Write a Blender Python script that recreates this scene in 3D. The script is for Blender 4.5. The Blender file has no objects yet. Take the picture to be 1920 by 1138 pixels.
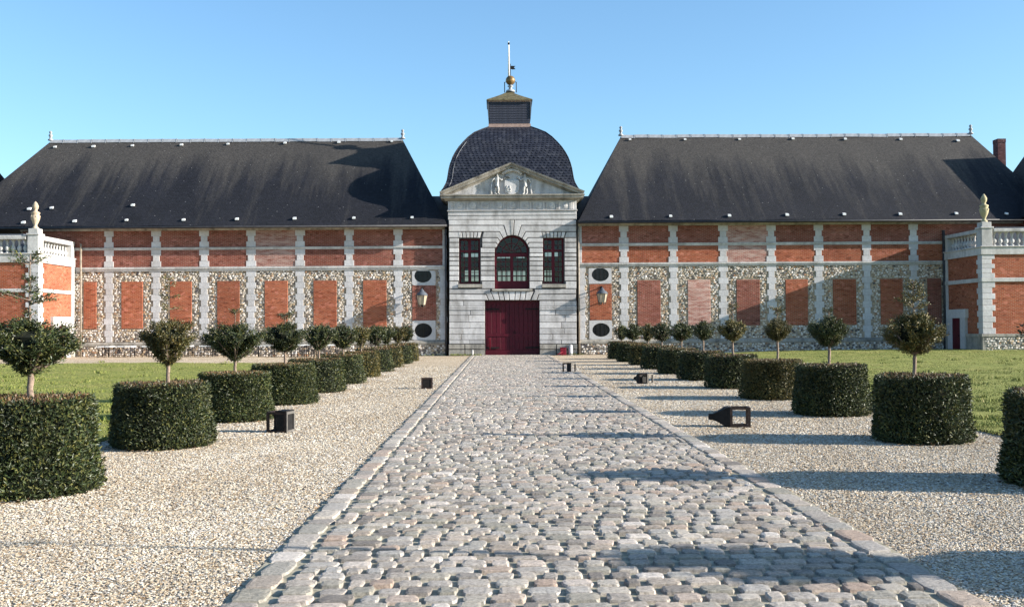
import bpy, math, random
import numpy as np
from mathutils import Vector, Matrix
from math import radians as R, sin, cos, pi

random.seed(7)
rng = np.random.default_rng(11)
sc = bpy.context.scene
COL = sc.collection

# ------------------------------------------------------------------ camera
F = 2000.0                      # focal length in pixels of the 1920 wide photograph
EYE = Vector((0, 0, 1.7))
YAW, PITCH, ROLL = R(0.69), math.atan(43 / F), 0.007
fw = Vector((sin(YAW) * cos(PITCH), cos(YAW) * cos(PITCH), sin(PITCH)))
r0 = Vector((cos(YAW), -sin(YAW), 0))
u0 = r0.cross(fw)
CR = r0 * cos(ROLL) - u0 * sin(ROLL)
CU = u0 * cos(ROLL) + r0 * sin(ROLL)
cam_data = bpy.data.cameras.new('camera')
cam_data.sensor_width = 36
cam_data.lens = 36 * F / 1920
cam_data.clip_end = 3000
cam = bpy.data.objects.new('camera', cam_data)
COL.objects.link(cam)
m3 = Matrix((CR, CU, -fw)).transposed()
cam.matrix_world = Matrix.Translation(EYE) @ m3.to_4x4()
sc.camera = cam

# ------------------------------------------------------------------ sky and sun
SUN_EL, SUN_AZ = 19.4, 79.5      # azimuth measured from the facade's normal towards +X
tosun = Vector((sin(R(SUN_AZ)) * cos(R(SUN_EL)), -cos(R(SUN_AZ)) * cos(R(SUN_EL)), sin(R(SUN_EL))))
world = bpy.data.worlds.new('World')
sc.world = world
world.use_nodes = True
wn = world.node_tree
bg = wn.nodes['Background']
sky = wn.nodes.new('ShaderNodeTexSky')
sky.sky_type = 'NISHITA'
sky.sun_disc = False
sky.sun_elevation = R(SUN_EL)
sky.sun_rotation = math.atan2(tosun.x, tosun.y)
sky.altitude = 100
sky.air_density = 1.0
sky.dust_density = 0.9
sky.ozone_density = 1.3
tintn = wn.nodes.new('ShaderNodeMix'); tintn.data_type = 'RGBA'; tintn.blend_type = 'MULTIPLY'
tintn.inputs['Factor'].default_value = 1.0
tintn.inputs[7].default_value = (0.79, 1.05, 1.22, 1)      # the camera's cool, vivid rendering of the whole sky
wn.links.new(sky.outputs[0], tintn.inputs[6]); wn.links.new(tintn.outputs[2], bg.inputs[0])
bg.inputs[1].default_value = 0.083
sun_data = bpy.data.lights.new('sun', 'SUN')
sun_data.energy = 5.0
sun_data.angle = R(0.5)
sun_data.color = (1.0, 0.93, 0.82)
sun = bpy.data.objects.new('sun', sun_data)
COL.objects.link(sun)
sun.rotation_euler = tosun.to_track_quat('Z', 'Y').to_euler()
sun.location = (40, -10, 40)
sc.view_settings.view_transform = 'Standard'
sc.view_settings.look = 'None'
sc.view_settings.gamma = 1
sc.view_settings.use_curve_mapping = False
sc.view_settings.exposure = 1.35

# ------------------------------------------------------------------ measuring helpers
def ray(px, py):
    return fw + CR * ((px - 960) / F) + CU * ((569 - py) / F)

def at(px, py, Y):
    """the point at depth Y (metres along the drive) that the photograph shows at px, py"""
    d = ray(px, py)
    t = Y / d.y
    return EYE + d * t

def FX(px, Y, py=560): return at(px, py, Y).x
def FZ(px, py, Y): return at(px, py, Y).z

def gnd(px, py, z=0.0):
    d = ray(px, py)
    t = (z - EYE.z) / d.z
    return EYE + d * t

# ------------------------------------------------------------------ mesh builder
class MB:
    def __init__(s):
        s.v, s.f, s.sm = [], [], []
    def add(s, vs, fs, smooth=False):
        n = len(s.v)
        s.v.extend([tuple(p) for p in vs])
        s.f.extend([tuple(i + n for i in f) for f in fs])
        s.sm.extend([smooth] * len(fs))
        return s
    def box(s, x0, x1, y0, y1, z0, z1):
        x0, x1 = min(x0, x1), max(x0, x1); y0, y1 = min(y0, y1), max(y0, y1); z0, z1 = min(z0, z1), max(z0, z1)
        vs = [(x, y, z) for z in (z0, z1) for y in (y0, y1) for x in (x0, x1)]
        return s.add(vs, [(0, 2, 3, 1), (4, 5, 7, 6), (0, 1, 5, 4), (2, 6, 7, 3), (0, 4, 6, 2), (1, 3, 7, 5)])
    def cbox(s, x0, x1, y0, y1, z0, z1, c=0.02):
        """box whose front (low y) edges are chamfered"""
        vs = [(x0, y0 + c, z0), (x1, y0 + c, z0), (x1, y0 + c, z1), (x0, y0 + c, z1),
              (x0 + c, y0, z0 + c), (x1 - c, y0, z0 + c), (x1 - c, y0, z1 - c), (x0 + c, y0, z1 - c),
              (x0, y1, z0), (x1, y1, z0), (x1, y1, z1), (x0, y1, z1)]
        fs = [(4, 5, 6, 7), (0, 1, 5, 4), (1, 2, 6, 5), (2, 3, 7, 6), (3, 0, 4, 7),
              (0, 8, 9, 1), (1, 9, 10, 2), (2, 10, 11, 3), (3, 11, 8, 0), (8, 11, 10, 9)]
        return s.add(vs, fs)
    def prism(s, poly, y0, y1, c=0.0):
        """polygon in x,z (counter-clockwise seen from the front) pulled from y0 (front) back to y1"""
        a = sum(poly[i][0] * poly[(i + 1) % len(poly)][1] - poly[(i + 1) % len(poly)][0] * poly[i][1] for i in range(len(poly)))
        if a < 0: poly = poly[::-1]
        n = len(poly)
        if c > 0:
            inn = inset(poly, c)
            vs = [(p[0], y0, p[1]) for p in inn] + [(p[0], y0 + c, p[1]) for p in poly] + [(p[0], y1, p[1]) for p in poly]
            fs = [tuple(range(n))]
            for k in (0, n):
                fs += [(k + i, k + n + i, k + n + (i + 1) % n, k + (i + 1) % n) for i in range(n)]
            return s.add(vs, fs)
        vs = [(p[0], y0, p[1]) for p in poly] + [(p[0], y1, p[1]) for p in poly]
        fs = [tuple(range(n)), tuple(range(2 * n - 1, n - 1, -1))]
        fs += [(i, n + i, n + (i + 1) % n, (i + 1) % n) for i in range(n)]
        return s.add(vs, fs)
    def lathe(s, prof, cx=0, cy=0, n=16, smooth=True, cap=True):
        vs, fs = [], []
        for r, z in prof:
            for k in range(n):
                a = 2 * pi * k / n
                vs.append((cx + r * cos(a), cy + r * sin(a), z))
        for i in range(len(prof) - 1):
            for k in range(n):
                k2 = (k + 1) % n
                fs.append((i * n + k, i * n + k2, (i + 1) * n + k2, (i + 1) * n + k))
        s.add(vs, fs, smooth)
        if cap:
            b = len(s.v) - len(vs)
            s.f.append(tuple(b + k for k in range(n - 1, -1, -1))); s.sm.append(False)
            t = b + (len(prof) - 1) * n
            s.f.append(tuple(t + k for k in range(n))); s.sm.append(False)
        return s
    def tube(s, pts, rad, n=8, smooth=True):
        pts = [Vector(p) for p in pts]
        rads = rad if isinstance(rad, (list, tuple)) else [rad] * len(pts)
        vs, fs = [], []
        for i, p in enumerate(pts):
            d = (pts[min(i + 1, len(pts) - 1)] - pts[max(i - 1, 0)]).normalized()
            a = Vector((0, 0, 1)) if abs(d.z) < 0.9 else Vector((1, 0, 0))
            u = d.cross(a).normalized(); w = d.cross(u)
            for k in range(n):
                t = 2 * pi * k / n
                vs.append(p + (u * cos(t) + w * sin(t)) * rads[i])
        for i in range(len(pts) - 1):
            for k in range(n):
                k2 = (k + 1) % n
                fs.append((i * n + k, (i + 1) * n + k, (i + 1) * n + k2, i * n + k2))
        fs.append(tuple(range(n))); fs.append(tuple(range(len(vs) - 1, len(vs) - n - 1, -1)))
        return s.add(vs, fs, smooth)
    def sphere(s, c, r, n=14, m=9, sz=1.0):
        prof = [(max(r * sin(pi * i / m), 0.001), c[2] - r * sz * cos(pi * i / m)) for i in range(m + 1)]
        return s.lathe(prof, c[0], c[1], n)

def inset(poly, g):
    n = len(poly); out = []
    for i in range(n):
        p0, p1, p2 = Vector(poly[i - 1]), Vector(poly[i]), Vector(poly[(i + 1) % n])
        d1, d2 = (p1 - p0).normalized(), (p2 - p1).normalized()
        n1, n2 = Vector((-d1.y, d1.x)), Vector((-d2.y, d2.x))
        b = n1 + n2
        k = max(b.length_squared, 0.3)
        q = p1 + b * (2 * g / k)
        out.append((q.x, q.y))
    return out

WLOC = {}
def mesh_from(name, mb, mat, off=(0, 0, 0)):
    me = bpy.data.meshes.new(name)
    ox, oy, oz = off
    me.from_pydata([(x - ox, y - oy, z - oz) for x, y, z in mb.v], [], mb.f)
    me.polygons.foreach_set('use_smooth', mb.sm)
    if mat: me.materials.append(mat)
    me.update()
    return me

def build(name, mb, mat, parent=None, origin=None):
    """link the builder's shape as ONE mesh object; its origin sits at the middle of its foot"""
    if origin is None:
        a = np.array(mb.v)
        lo, hi = a.min(0), a.max(0)
        origin = ((lo[0] + hi[0]) / 2, (lo[1] + hi[1]) / 2, lo[2])
    o = bpy.data.objects.new(name, mesh_from(name, mb, mat, origin))
    COL.objects.link(o)
    place(o, origin, parent)
    return o

def place(o, w, parent=None):
    w = Vector(w)
    WLOC[o.name] = w
    if parent is not None:
        o.parent = parent
        o.location = w - WLOC[parent.name]
    else:
        o.location = w

def thing(name, label, cat, loc, group=None):
    o = bpy.data.objects.new(name, None)
    o.empty_display_size = 0.2
    COL.objects.link(o)
    place(o, loc)
    tag(o, label, cat, group)
    return o

def tag(o, label, cat, group=None):
    o['label'] = label; o['category'] = cat
    if group: o['group'] = group
    return o

def copy_tree(o, parent=None, loc=None):
    c = o.copy(); COL.objects.link(c)
    if parent is not None: c.parent = parent
    if loc is not None: c.location = loc
    for ch in [k for k in bpy.data.objects if k.parent == o and k.name != c.name]:
        copy_tree(ch, c)
    return c

def np_mesh(name, V, Fc, mat, colors=None, smooth=False):
    """big mesh from numpy arrays; Fc is (n,3) or (n,4)"""
    me = bpy.data.meshes.new(name)
    nf, k = Fc.shape
    me.vertices.add(len(V)); me.vertices.foreach_set('co', V.astype(np.float32).ravel())
    me.loops.add(nf * k); me.loops.foreach_set('vertex_index', Fc.astype(np.int32).ravel())
    me.polygons.add(nf)
    me.polygons.foreach_set('loop_start', np.arange(0, nf * k, k, dtype=np.int32))
    me.polygons.foreach_set('loop_total', np.full(nf, k, dtype=np.int32))
    me.polygons.foreach_set('use_smooth', np.full(nf, smooth, dtype=bool))
    if colors is not None:
        at_ = me.color_attributes.new('tint', 'FLOAT_COLOR', 'POINT')
        at_.data.foreach_set('color', np.concatenate([colors, np.ones((len(colors), 1))], 1).astype(np.float32).ravel())
    if mat: me.materials.append(mat)
    me.update(calc_edges=True)
    me.validate()
    return me

# ------------------------------------------------------------------ materials
class N:
    def __init__(s, name, rough=0.8):
        s.m = bpy.data.materials.new(name); s.m.use_nodes = True
        s.t = s.m.node_tree; s.b = s.t.nodes['Principled BSDF']
        s.b.inputs['Roughness'].default_value = rough
        s.b.inputs['Specular IOR Level'].default_value = 0.25
        s._pos = None
    def n(s, kind, **kw):
        x = s.t.nodes.new('ShaderNode' + kind)
        for k, v in kw.items():
            if k in x.inputs: x.inputs[k].default_value = v
            else: setattr(x, k, v)
        return x
    def l(s, a, b): s.t.links.new(a, b)
    def pos(s):
        if s._pos is None: s._pos = s.n('NewGeometry').outputs['Position']
        return s._pos
    def objc(s): return s.n('TexCoord').outputs['Object']
    def scl(s, v, sx, sy, sz):
        m = s.n('Mapping'); m.inputs['Scale'].default_value = (sx, sy, sz); s.l(v, m.inputs['Vector']); return m.outputs[0]
    def noise(s, v, scale, detail=4, rough=0.55):
        x = s.n('TexNoise', Scale=scale, Detail=detail, Roughness=rough); s.l(v, x.inputs['Vector']); return x.outputs['Fac']
    def ramp(s, fac, stops):
        x = s.n('ValToRGB'); e = x.color_ramp.elements
        while len(e) < len(stops): e.new(0.5)
        for i, (p, c) in enumerate(stops):
            e[i].position = p; e[i].color = (*c, 1) if len(c) == 3 else c
        s.l(fac, x.inputs[0]); return x.outputs[0]
    def mix(s, fac, a, b, mode='MIX'):
        x = s.n('Mix', data_type='RGBA', blend_type=mode)
        if isinstance(fac, (int, float)): x.inputs['Factor'].default_value = fac
        else: s.l(fac, x.inputs['Factor'])
        for sock, v in ((x.inputs[6], a), (x.inputs[7], b)):
            if isinstance(v, tuple): sock.default_value = (*v, 1)
            else: s.l(v, sock)
        return x.outputs[2]
    def math(s, op, a, b=0.0):
        x = s.n('Math', operation=op)
        for sock, v in ((x.inputs[0], a), (x.inputs[1], b)):
            if isinstance(v, (int, float)): sock.default_value = v
            else: s.l(v, sock)
        return x.outputs[0]
    def rnd(s):
        """one random number per object and per loose piece"""
        a = s.n('ObjectInfo').outputs['Random']; b = s.n('NewGeometry').outputs['Random Per Island']
        return s.math('FRACT', s.math('ADD', a, b))
    def base(s, c):
        if isinstance(c, tuple): s.b.inputs['Base Color'].default_value = (*c, 1)
        else: s.l(c, s.b.inputs['Base Color'])
        return s
    def bump(s, h, strength=0.5, dist=0.02):
        x = s.n('Bump', Strength=strength, Distance=dist); s.l(h, x.inputs['Height']); s.l(x.outputs[0], s.b.inputs['Normal']); return s

def simple(name, c, rough=0.6, var=0.25, scale=8, metal=0.0, bump=0.0):
    k = N(name, rough)
    f = k.noise(k.objc(), scale, 5)
    k.base(k.ramp(f, [(0.3, tuple(x * (1 - var) for x in c)), (0.7, tuple(min(1, x * (1 + var)) for x in c))]))
    k.b.inputs['Metallic'].default_value = metal
    if bump: k.bump(f, bump, 0.01)
    return k.m

def limestone(name, c, stain=(0.16, 0.15, 0.14), amt=0.5, rand=0.12):
    k = N(name, 0.85)
    p = k.pos()
    f1 = k.noise(p, 1.1, 6, 0.65)
    f2 = k.noise(k.scl(p, 3.2, 3.2, 0.7), 1.0, 5, 0.6)
    f3 = k.noise(p, 9.0, 5, 0.7)
    col = k.ramp(f3, [(0.25, tuple(x * 0.78 for x in c)), (0.55, c), (0.8, tuple(min(0.85, x * 1.12) for x in c))])
    st = k.ramp(k.math('MULTIPLY', f1, f2), [(0.2, (0, 0, 0)), (0.42, (amt, amt, amt))])
    col = k.mix(st, col, stain)
    v = k.math('ADD', k.math('MULTIPLY', k.rnd(), rand * 2), 1 - rand)
    hs = k.n('HueSaturation'); k.l(v, hs.inputs['Value']); k.l(col, hs.inputs['Color'])
    k.base(hs.outputs[0])
    k.bump(f3, 0.35, 0.02)
    return k.m

def brick(name, c1, c2, mortar, pale=0.0, dark=0.12):
    k = N(name, 0.9)
    p = k.pos()
    sx = k.n('SeparateXYZ'); k.l(p, sx.inputs[0])
    u = k.math('ADD', sx.outputs[0], sx.outputs[1])
    cb = k.n('CombineXYZ'); k.l(u, cb.inputs[0]); k.l(sx.outputs[2], cb.inputs[1])
    # joints wander a little
    bt = k.n('TexBrick'); bt.offset = 0.5
    for nm, v in (('Scale', 1.0), ('Mortar Size', 0.013), ('Mortar Smooth', 0.2), ('Bias', 0.0), ('Brick Width', 0.235), ('Row Height', 0.074)):
        bt.inputs[nm].default_value = v
    bt.inputs['Color1'].default_value = (*c1, 1); bt.inputs['Color2'].default_value = (*c2, 1); bt.inputs['Mortar'].default_value = (*mortar, 1)
    k.l(cb.outputs[0], bt.inputs['Vector'])
    cell = k.n('TexVoronoi', Scale=1.0); k.l(k.scl(cb.outputs[0], 4.255, 13.5, 1), cell.inputs['Vector'])
    sp = k.ramp(cell.outputs['Color'], [(0.16, (1, 1, 1)), (0.26, (0, 0, 0))])
    col = k.mix(k.math('MULTIPLY', sp, 0.55), bt.outputs['Color'], tuple(x * 0.3 for x in c2))
    cell2 = k.n('TexVoronoi', Scale=1.0); k.l(k.scl(cb.outputs[0], 5.5, 9.0, 1), cell2.inputs['Vector'])
    sp2 = k.ramp(cell2.outputs['Color'], [(0.16, (1, 1, 1)), (0.24, (0, 0, 0))])
    col = k.mix(k.math('MULTIPLY', sp2, 0.55), col, tuple(min(.6, x * 1.25 + .10) for x in c1))
    f = k.noise(p, 0.9, 6, 0.65)
    col = k.mix(k.ramp(f, [(0.35, (0, 0, 0)), (0.75, (0.55,) * 3)]), col, tuple(x * 0.6 for x in c2))
    f2 = k.noise(k.scl(p, 1.3, 1.3, 7.0), 1.0, 5, 0.7)
    pl = k.ramp(f2, [(0.55 - pale * 0.15, (0, 0, 0)), (0.85 - pale * 0.25, (0.12 + 0.7 * pale,) * 3)])
    col = k.mix(pl, col, (0.52, 0.38, 0.33))
    v = k.math('ADD', k.math('MULTIPLY', k.n('ObjectInfo').outputs['Random'], 0.3), 0.85)
    hs = k.n('HueSaturation'); k.l(v, hs.inputs['Value']); k.l(col, hs.inputs['Color'])
    k.base(hs.outputs[0])
    k.bump(k.math('ADD', k.math('MULTIPLY', bt.outputs['Fac'], -0.6), k.noise(p, 22, 3)), 0.5, 0.015)
    return k.m

def tinted(name, rough=0.85, bump=0.4, bscale=30, var=0.25, spec=0.25):
    """per-piece colour stored on the pieces themselves"""
    k = N(name, rough)
    a = k.n('VertexColor'); a.layer_name = 'tint'
    f = k.noise(k.pos(), bscale, 4, 0.65)
    g = k.ramp(f, [(0.3, (1 - var,) * 3), (0.7, (1 + var * 0.6,) * 3)])
    k.base(k.mix(1.0, a.outputs['Color'], g, 'MULTIPLY'))
    k.b.inputs['Specular IOR Level'].default_value = spec
    if bump: k.bump(f, bump, 0.01)
    return k.m

M = {}
M['limestone'] = limestone('limestone', (0.50, 0.485, 0.475), amt=0.6)
M['ashlar'] = limestone('ashlar', (0.53, 0.51, 0.51), stain=(0.23, 0.215, 0.205), amt=0.85, rand=0.2)
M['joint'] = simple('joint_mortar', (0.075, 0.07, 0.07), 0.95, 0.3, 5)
M['dirty_stone'] = limestone('dirty_stone', (0.36, 0.33, 0.29), stain=(0.08, 0.075, 0.07), amt=0.9)
M['quoin'] = limestone('quoin_stone', (0.52, 0.505, 0.515), stain=(0.36, 0.33, 0.30), amt=0.45, rand=0.10)
M['brick'] = brick('brick', (0.36, 0.082, 0.032), (0.26, 0.052, 0.022), (0.33, 0.20, 0.13), pale=0.0)
M['brick_red'] = brick('brick_red', (0.25, 0.062, 0.038), (0.18, 0.042, 0.028), (0.27, 0.18, 0.14), pale=0.0)
M['brick_pale'] = brick('brick_pale', (0.33, 0.12, 0.085), (0.28, 0.085, 0.06), (0.42, 0.32, 0.28), pale=0.9)
M['brick_warm'] = brick('brick_warm', (0.44, 0.17, 0.075), (0.36, 0.12, 0.055), (0.45, 0.34, 0.23), pale=0.25)
M['flint'] = tinted('flint', 0.6, 0.3, 25)
M['flint_mortar'] = simple('flint_mortar', (0.31, 0.25, 0.19), 0.95, 0.4, 6)
M['lead'] = simple('lead', (0.27, 0.28, 0.30), 0.5, 0.2, 3)
M['lead_dark'] = simple('lead_dark', (0.075, 0.085, 0.105), 0.45, 0.3, 3)
M['white_metal'] = simple('white_metal', (0.72, 0.72, 0.72), 0.4, 0.1, 6)
M['gutter'] = simple('gutter', (0.035, 0.035, 0.04), 0.5, 0.3, 5)
M['pipe_dark'] = simple('pipe_dark', (0.04, 0.04, 0.045), 0.5, 0.3, 5)
M['pipe_pale'] = simple('pipe_pale', (0.24, 0.20, 0.16), 0.6, 0.3, 5)
M['red_paint'] = simple('red_paint', (0.085, 0.004, 0.012), 0.5, 0.25, 4, bump=0.1)
M['door_red'] = simple('door_red', (0.068, 0.003, 0.011), 0.45, 0.3, 3, bump=0.15)
M['iron'] = simple('iron', (0.010, 0.009, 0.009), 0.75, 0.5, 12, bump=0.2)
M['rusty_iron'] = simple('rusty_iron', (0.035, 0.022, 0.018), 0.7, 0.6, 14, bump=0.3)
M['grey_iron'] = simple('grey_iron', (0.10, 0.092, 0.085), 0.6, 0.4, 12)
M['dark_glass'] = simple('dark_glass', (0.012, 0.012, 0.016), 0.12, 0.3, 3)
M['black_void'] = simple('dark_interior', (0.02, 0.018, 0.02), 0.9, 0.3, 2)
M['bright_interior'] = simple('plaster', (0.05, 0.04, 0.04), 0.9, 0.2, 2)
M['lamp_glass'] = simple('frosted_glass', (0.36, 0.30, 0.22), 0.25, 0.12, 6)
M['gold'] = simple('old_gilding', (0.20, 0.125, 0.055), 0.45, 0.5, 6, metal=0.5)
M['white_paint'] = simple('white_paint', (0.78, 0.77, 0.75), 0.45, 0.06, 6)
M['red_box'] = simple('red_box_paint', (0.16, 0.008, 0.02), 0.4, 0.2, 6)
M['urn_stone'] = limestone('urn_stone', (0.50, 0.40, 0.30), stain=(0.22, 0.17, 0.10), amt=0.7)
M['urn_lichen'] = limestone('urn_lichen', (0.40, 0.35, 0.22), stain=(0.15, 0.12, 0.08), amt=0.8)
M['bark'] = simple('bark', (0.19, 0.14, 0.11), 0.9, 0.55, 22, bump=0.6)

k = N('window_pane', 0.04)                                   # clear old glass
tr = k.n('BsdfTransparent'); gl = k.n('BsdfGlossy', Roughness=0.03); fr = k.n('Fresnel', IOR=1.5); ms = k.n('MixShader')
tr.inputs[0].default_value = (0.62, 0.60, 0.60, 1)
k.l(k.math('MULTIPLY', fr.outputs[0], 0.8), ms.inputs[0]); k.l(tr.outputs[0], ms.inputs[1]); k.l(gl.outputs[0], ms.inputs[2])
k.l(ms.outputs[0], k.t.nodes['Material Output'].inputs['Surface'])
M['pane'] = k.m

def slate(name, base, lichen, z_lo, z_hi):
    k = N(name, 0.75)
    p = k.pos()
    sx = k.n('SeparateXYZ'); k.l(p, sx.inputs[0])
    cb = k.n('CombineXYZ'); k.l(k.math('ADD', sx.outputs[0], k.math('MULTIPLY', sx.outputs[1], 0.0)), cb.inputs[0]); k.l(k.math('MULTIPLY', sx.outputs[2], 1.3), cb.inputs[1])
    bt = k.n('TexBrick'); bt.offset = 0.5
    for nm, v in (('Scale', 1.0), ('Mortar Size', 0.012), ('Mortar Smooth', 0.3), ('Bias', 0.0), ('Brick Width', 0.2), ('Row Height', 0.13)):
        bt.inputs[nm].default_value = v
    bt.inputs['Color1'].default_value = (*[x * 1.25 for x in base], 1); bt.inputs['Color2'].default_value = (*[x * 0.75 for x in base], 1)
    bt.inputs['Mortar'].default_value = (*[x * 0.45 for x in base], 1)
    k.l(cb.outputs[0], bt.inputs['Vector'])
    fl = k.noise(p, 0.35, 4, 0.6)
    col = k.mix(k.ramp(fl, [(0.35, (0, 0, 0)), (0.7, (0.45,) * 3)]), bt.outputs['Color'], tuple(x * 1.7 for x in base))
    # lichen running down from the ridge in streaks
    hgt = k.math('DIVIDE', k.math('SUBTRACT', sx.outputs[2], z_lo), z_hi - z_lo)
    st = k.noise(k.scl(p, 0.85, 0.05, 0.09), 1.0, 6, 0.7)
    st2 = k.noise(k.scl(p, 3.5, 0.3, 0.6), 1.0, 5, 0.7)
    m = k.math('ADD', k.math('MULTIPLY', k.math('POWER', k.math('MAXIMUM', hgt, 0.0), 2.2), 0.42), k.math('ADD', k.math('MULTIPLY', st, 0.75), k.math('MULTIPLY', st2, 0.25)))
    mf = k.ramp(m, [(0.54, (0, 0, 0)), (0.76, (0.9,) * 3)])
    col = k.mix(mf, col, lichen)
    f9 = k.noise(k.scl(p, 6, 6, 9), 1.0, 5, 0.75)
    col = k.mix(1.0, col, k.ramp(f9, [(0.3, (0.55,) * 3), (0.7, (1.45,) * 3)]), 'MULTIPLY')
    # white bird specks and pale slates
    vo = k.n('TexVoronoi', Scale=1.0); k.l(k.scl(p, 2.2, 2.2, 2.2), vo.inputs['Vector'])
    spk = k.ramp(vo.outputs['Distance'], [(0.03, (0.5,) * 3), (0.07, (0, 0, 0))])
    col = k.mix(spk, col, (0.45, 0.44, 0.42))
    k.base(col)
    k.bump(k.math('ADD', k.math('MULTIPLY', bt.outputs['Fac'], -1.0), k.noise(p, 5.0, 5, 0.7)), 0.6, 0.03)
    return k.m
M['slate'] = slate('roof_slate', (0.0095, 0.0100, 0.0142), (0.052, 0.047, 0.043), 7.7, 13.6)
k = N('dome_slate', 0.5)
f = k.noise(k.pos(), 0.7, 5, 0.6)
c = k.ramp(k.rnd(), [(0.0, (0.018, 0.020, 0.031)), (0.7, (0.025, 0.028, 0.042)), (1.0, (0.042, 0.045, 0.060))])
k.base(k.mix(k.ramp(f, [(0.45, (0, 0, 0)), (0.8, (0.25,) * 3)]), c, (0.06, 0.055, 0.045)))
M['dome_slate'] = k.m
M['slate_core'] = simple('slate_underlay', (0.02, 0.02, 0.025), 0.8)
M['lantern_slate'] = simple('lantern_slate', (0.035, 0.038, 0.055), 0.6, 0.35, 10, bump=0.3)
M['sooty_brick'] = brick('sooty_brick', (0.11, 0.035, 0.035), (0.075, 0.025, 0.03), (0.10, 0.07, 0.07))  # chimney brick, with the shade on it put into a darker colour
M['mossy_slate'] = simple('mossy_slate', (0.10, 0.085, 0.045), 0.85, 0.45, 6, bump=0.4)
M['pink_lead'] = simple('painted_moulding', (0.36, 0.25, 0.21), 0.6, 0.2, 6)

# cobbles: one tone per stone
k = N('cobble', 0.8)
f = k.noise(k.pos(), 34, 6, 0.78)
c = k.ramp(k.rnd(), [(0.0, (0.15, 0.14, 0.135)), (0.2, (0.30, 0.285, 0.275)), (0.36, (0.25, 0.22, 0.195)), (0.5, (0.30, 0.295, 0.295)), (0.64, (0.22, 0.215, 0.195)), (0.78, (0.36, 0.34, 0.32)), (0.9, (0.28, 0.225, 0.195)), (1.0, (0.44, 0.42, 0.41))])
k.base(k.mix(1.0, c, k.ramp(f, [(0.30, (0.52, 0.48, 0.45)), (0.46, (1.06, 1.0, .92)), (0.64, (1.62, 1.52, 1.40))]), 'MULTIPLY'))
k.bump(f, 0.9, 0.016)
k.b.inputs['Specular IOR Level'].default_value = 0.2
M['cobble'] = k.m
k = N('road_bed', 0.95)
f = k.noise(k.pos(), 7, 6, 0.7)
k.base(k.ramp(f, [(0.3, (0.13, 0.12, 0.085)), (0.5, (0.30, 0.27, 0.20)), (0.75, (0.48, 0.43, 0.34))]))
k.bump(f, 0.5, 0.02)
M['road_bed'] = k.m

k = N('gravel_ground', 0.9)
p = k.pos()
vo = k.n('TexVoronoi', Scale=26.0); k.l(p, vo.inputs['Vector'])
vo2 = k.n('TexVoronoi', Scale=15.0); k.l(p, vo2.inputs['Vector'])
sepc = k.n('SeparateColor'); k.l(vo.outputs['Color'], sepc.inputs[0])
stops = [(0.0, (0.17, 0.12, 0.085)), (0.18, (0.36, 0.28, 0.20)), (0.45, (0.58, 0.49, 0.37)), (0.7, (0.68, 0.62, 0.52)), (0.9, (0.44, 0.40, 0.35)), (1.0, (0.78, 0.75, 0.70))]
c1 = k.ramp(sepc.outputs[0], stops)
dk = k.ramp(vo.outputs['Distance'], [(0.35, (1, 1, 1)), (0.75, (0.45, 0.40, 0.36))])
big = k.noise(p, 0.5, 5, 0.6)
bt = k.ramp(big, [(0.3, (1.0, 0.94, 0.84)), (0.7, (1.22, 1.17, 1.07))])
k.base(k.mix(1.0, k.mix(1.0, c1, dk, 'MULTIPLY'), bt, 'MULTIPLY'))
k.bump(k.math('ADD', k.math('MULTIPLY', vo.outputs['Distance'], -1.0), k.math('MULTIPLY', vo2.outputs['Distance'], -0.6)), 0.35, 0.015)
M['gravel_ground'] = k.m
M['gravel'] = tinted('gravel_stone', 0.7, 0.0, 60, 0.2)

k = N('lawn', 0.95)
p = k.pos()
f = k.noise(p, 0.55, 6, 0.65); f2 = k.noise(k.scl(p, 1, 0.6, 1), 6.0, 5, 0.7); f3 = k.noise(p, 45, 3, 0.7)
c = k.ramp(f, [(0.3, (0.15, 0.175, 0.035)), (0.5, (0.215, 0.225, 0.052)), (0.72, (0.29, 0.26, 0.085))])
c = k.mix(k.ramp(f2, [(0.55, (0, 0, 0)), (0.72, (0.7,) * 3)]), c, (0.05, 0.085, 0.012))
c = k.mix(1.0, c, k.ramp(f3, [(0.3, (0.65,) * 3), (0.7, (1.2,) * 3)]), 'MULTIPLY')
k.base(c)
k.bump(k.math('ADD', f2, k.math('MULTIPLY', f3, 0.5)), 0.8, 0.05)
M['lawn'] = k.m
k = N('grass_blade', 0.7)
k.base(k.ramp(k.n('NewGeometry').outputs['Random Per Island'], [(0.0, (0.085, 0.115, 0.02)), (0.45, (0.14, 0.165, 0.034)), (0.85, (0.21, 0.21, 0.058)), (1.0, (0.28, 0.24, 0.10))]))
M['grass_blade'] = k.m
M['earth'] = simple('earth', (0.22, 0.18, 0.12), 0.95, 0.3, 3)

def yew(name, a, b, tip):
    k = N(name, 0.5)
    r = k.n('NewGeometry').outputs['Random Per Island']
    c = k.ramp(r, [(0.0, a), (0.6, b), (0.92, tip), (1.0, tuple(x * 1.5 for x in tip))])
    big = k.noise(k.objc(), 2.2, 3, 0.6)
    c = k.mix(1.0, c, k.ramp(big, [(0.3, (0.7,) * 3), (0.7, (1.25,) * 3)]), 'MULTIPLY')
    v = k.math('ADD', k.math('MULTIPLY', k.n('ObjectInfo').outputs['Random'], 0.35), 0.82)
    hs = k.n('HueSaturation'); k.l(v, hs.inputs['Value']); k.l(c, hs.inputs['Color'])
    k.base(hs.outputs[0])
    k.b.inputs['Specular IOR Level'].default_value = 0.45
    return k.m
M['yew'] = yew('yew_leaf', (0.012, 0.021, 0.006), (0.033, 0.049, 0.012), (0.095, 0.092, 0.023))
M['yew_olive'] = yew('yew_leaf_olive', (0.035, 0.042, 0.010), (0.075, 0.068, 0.016), (0.16, 0.115, 0.03))
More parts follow.
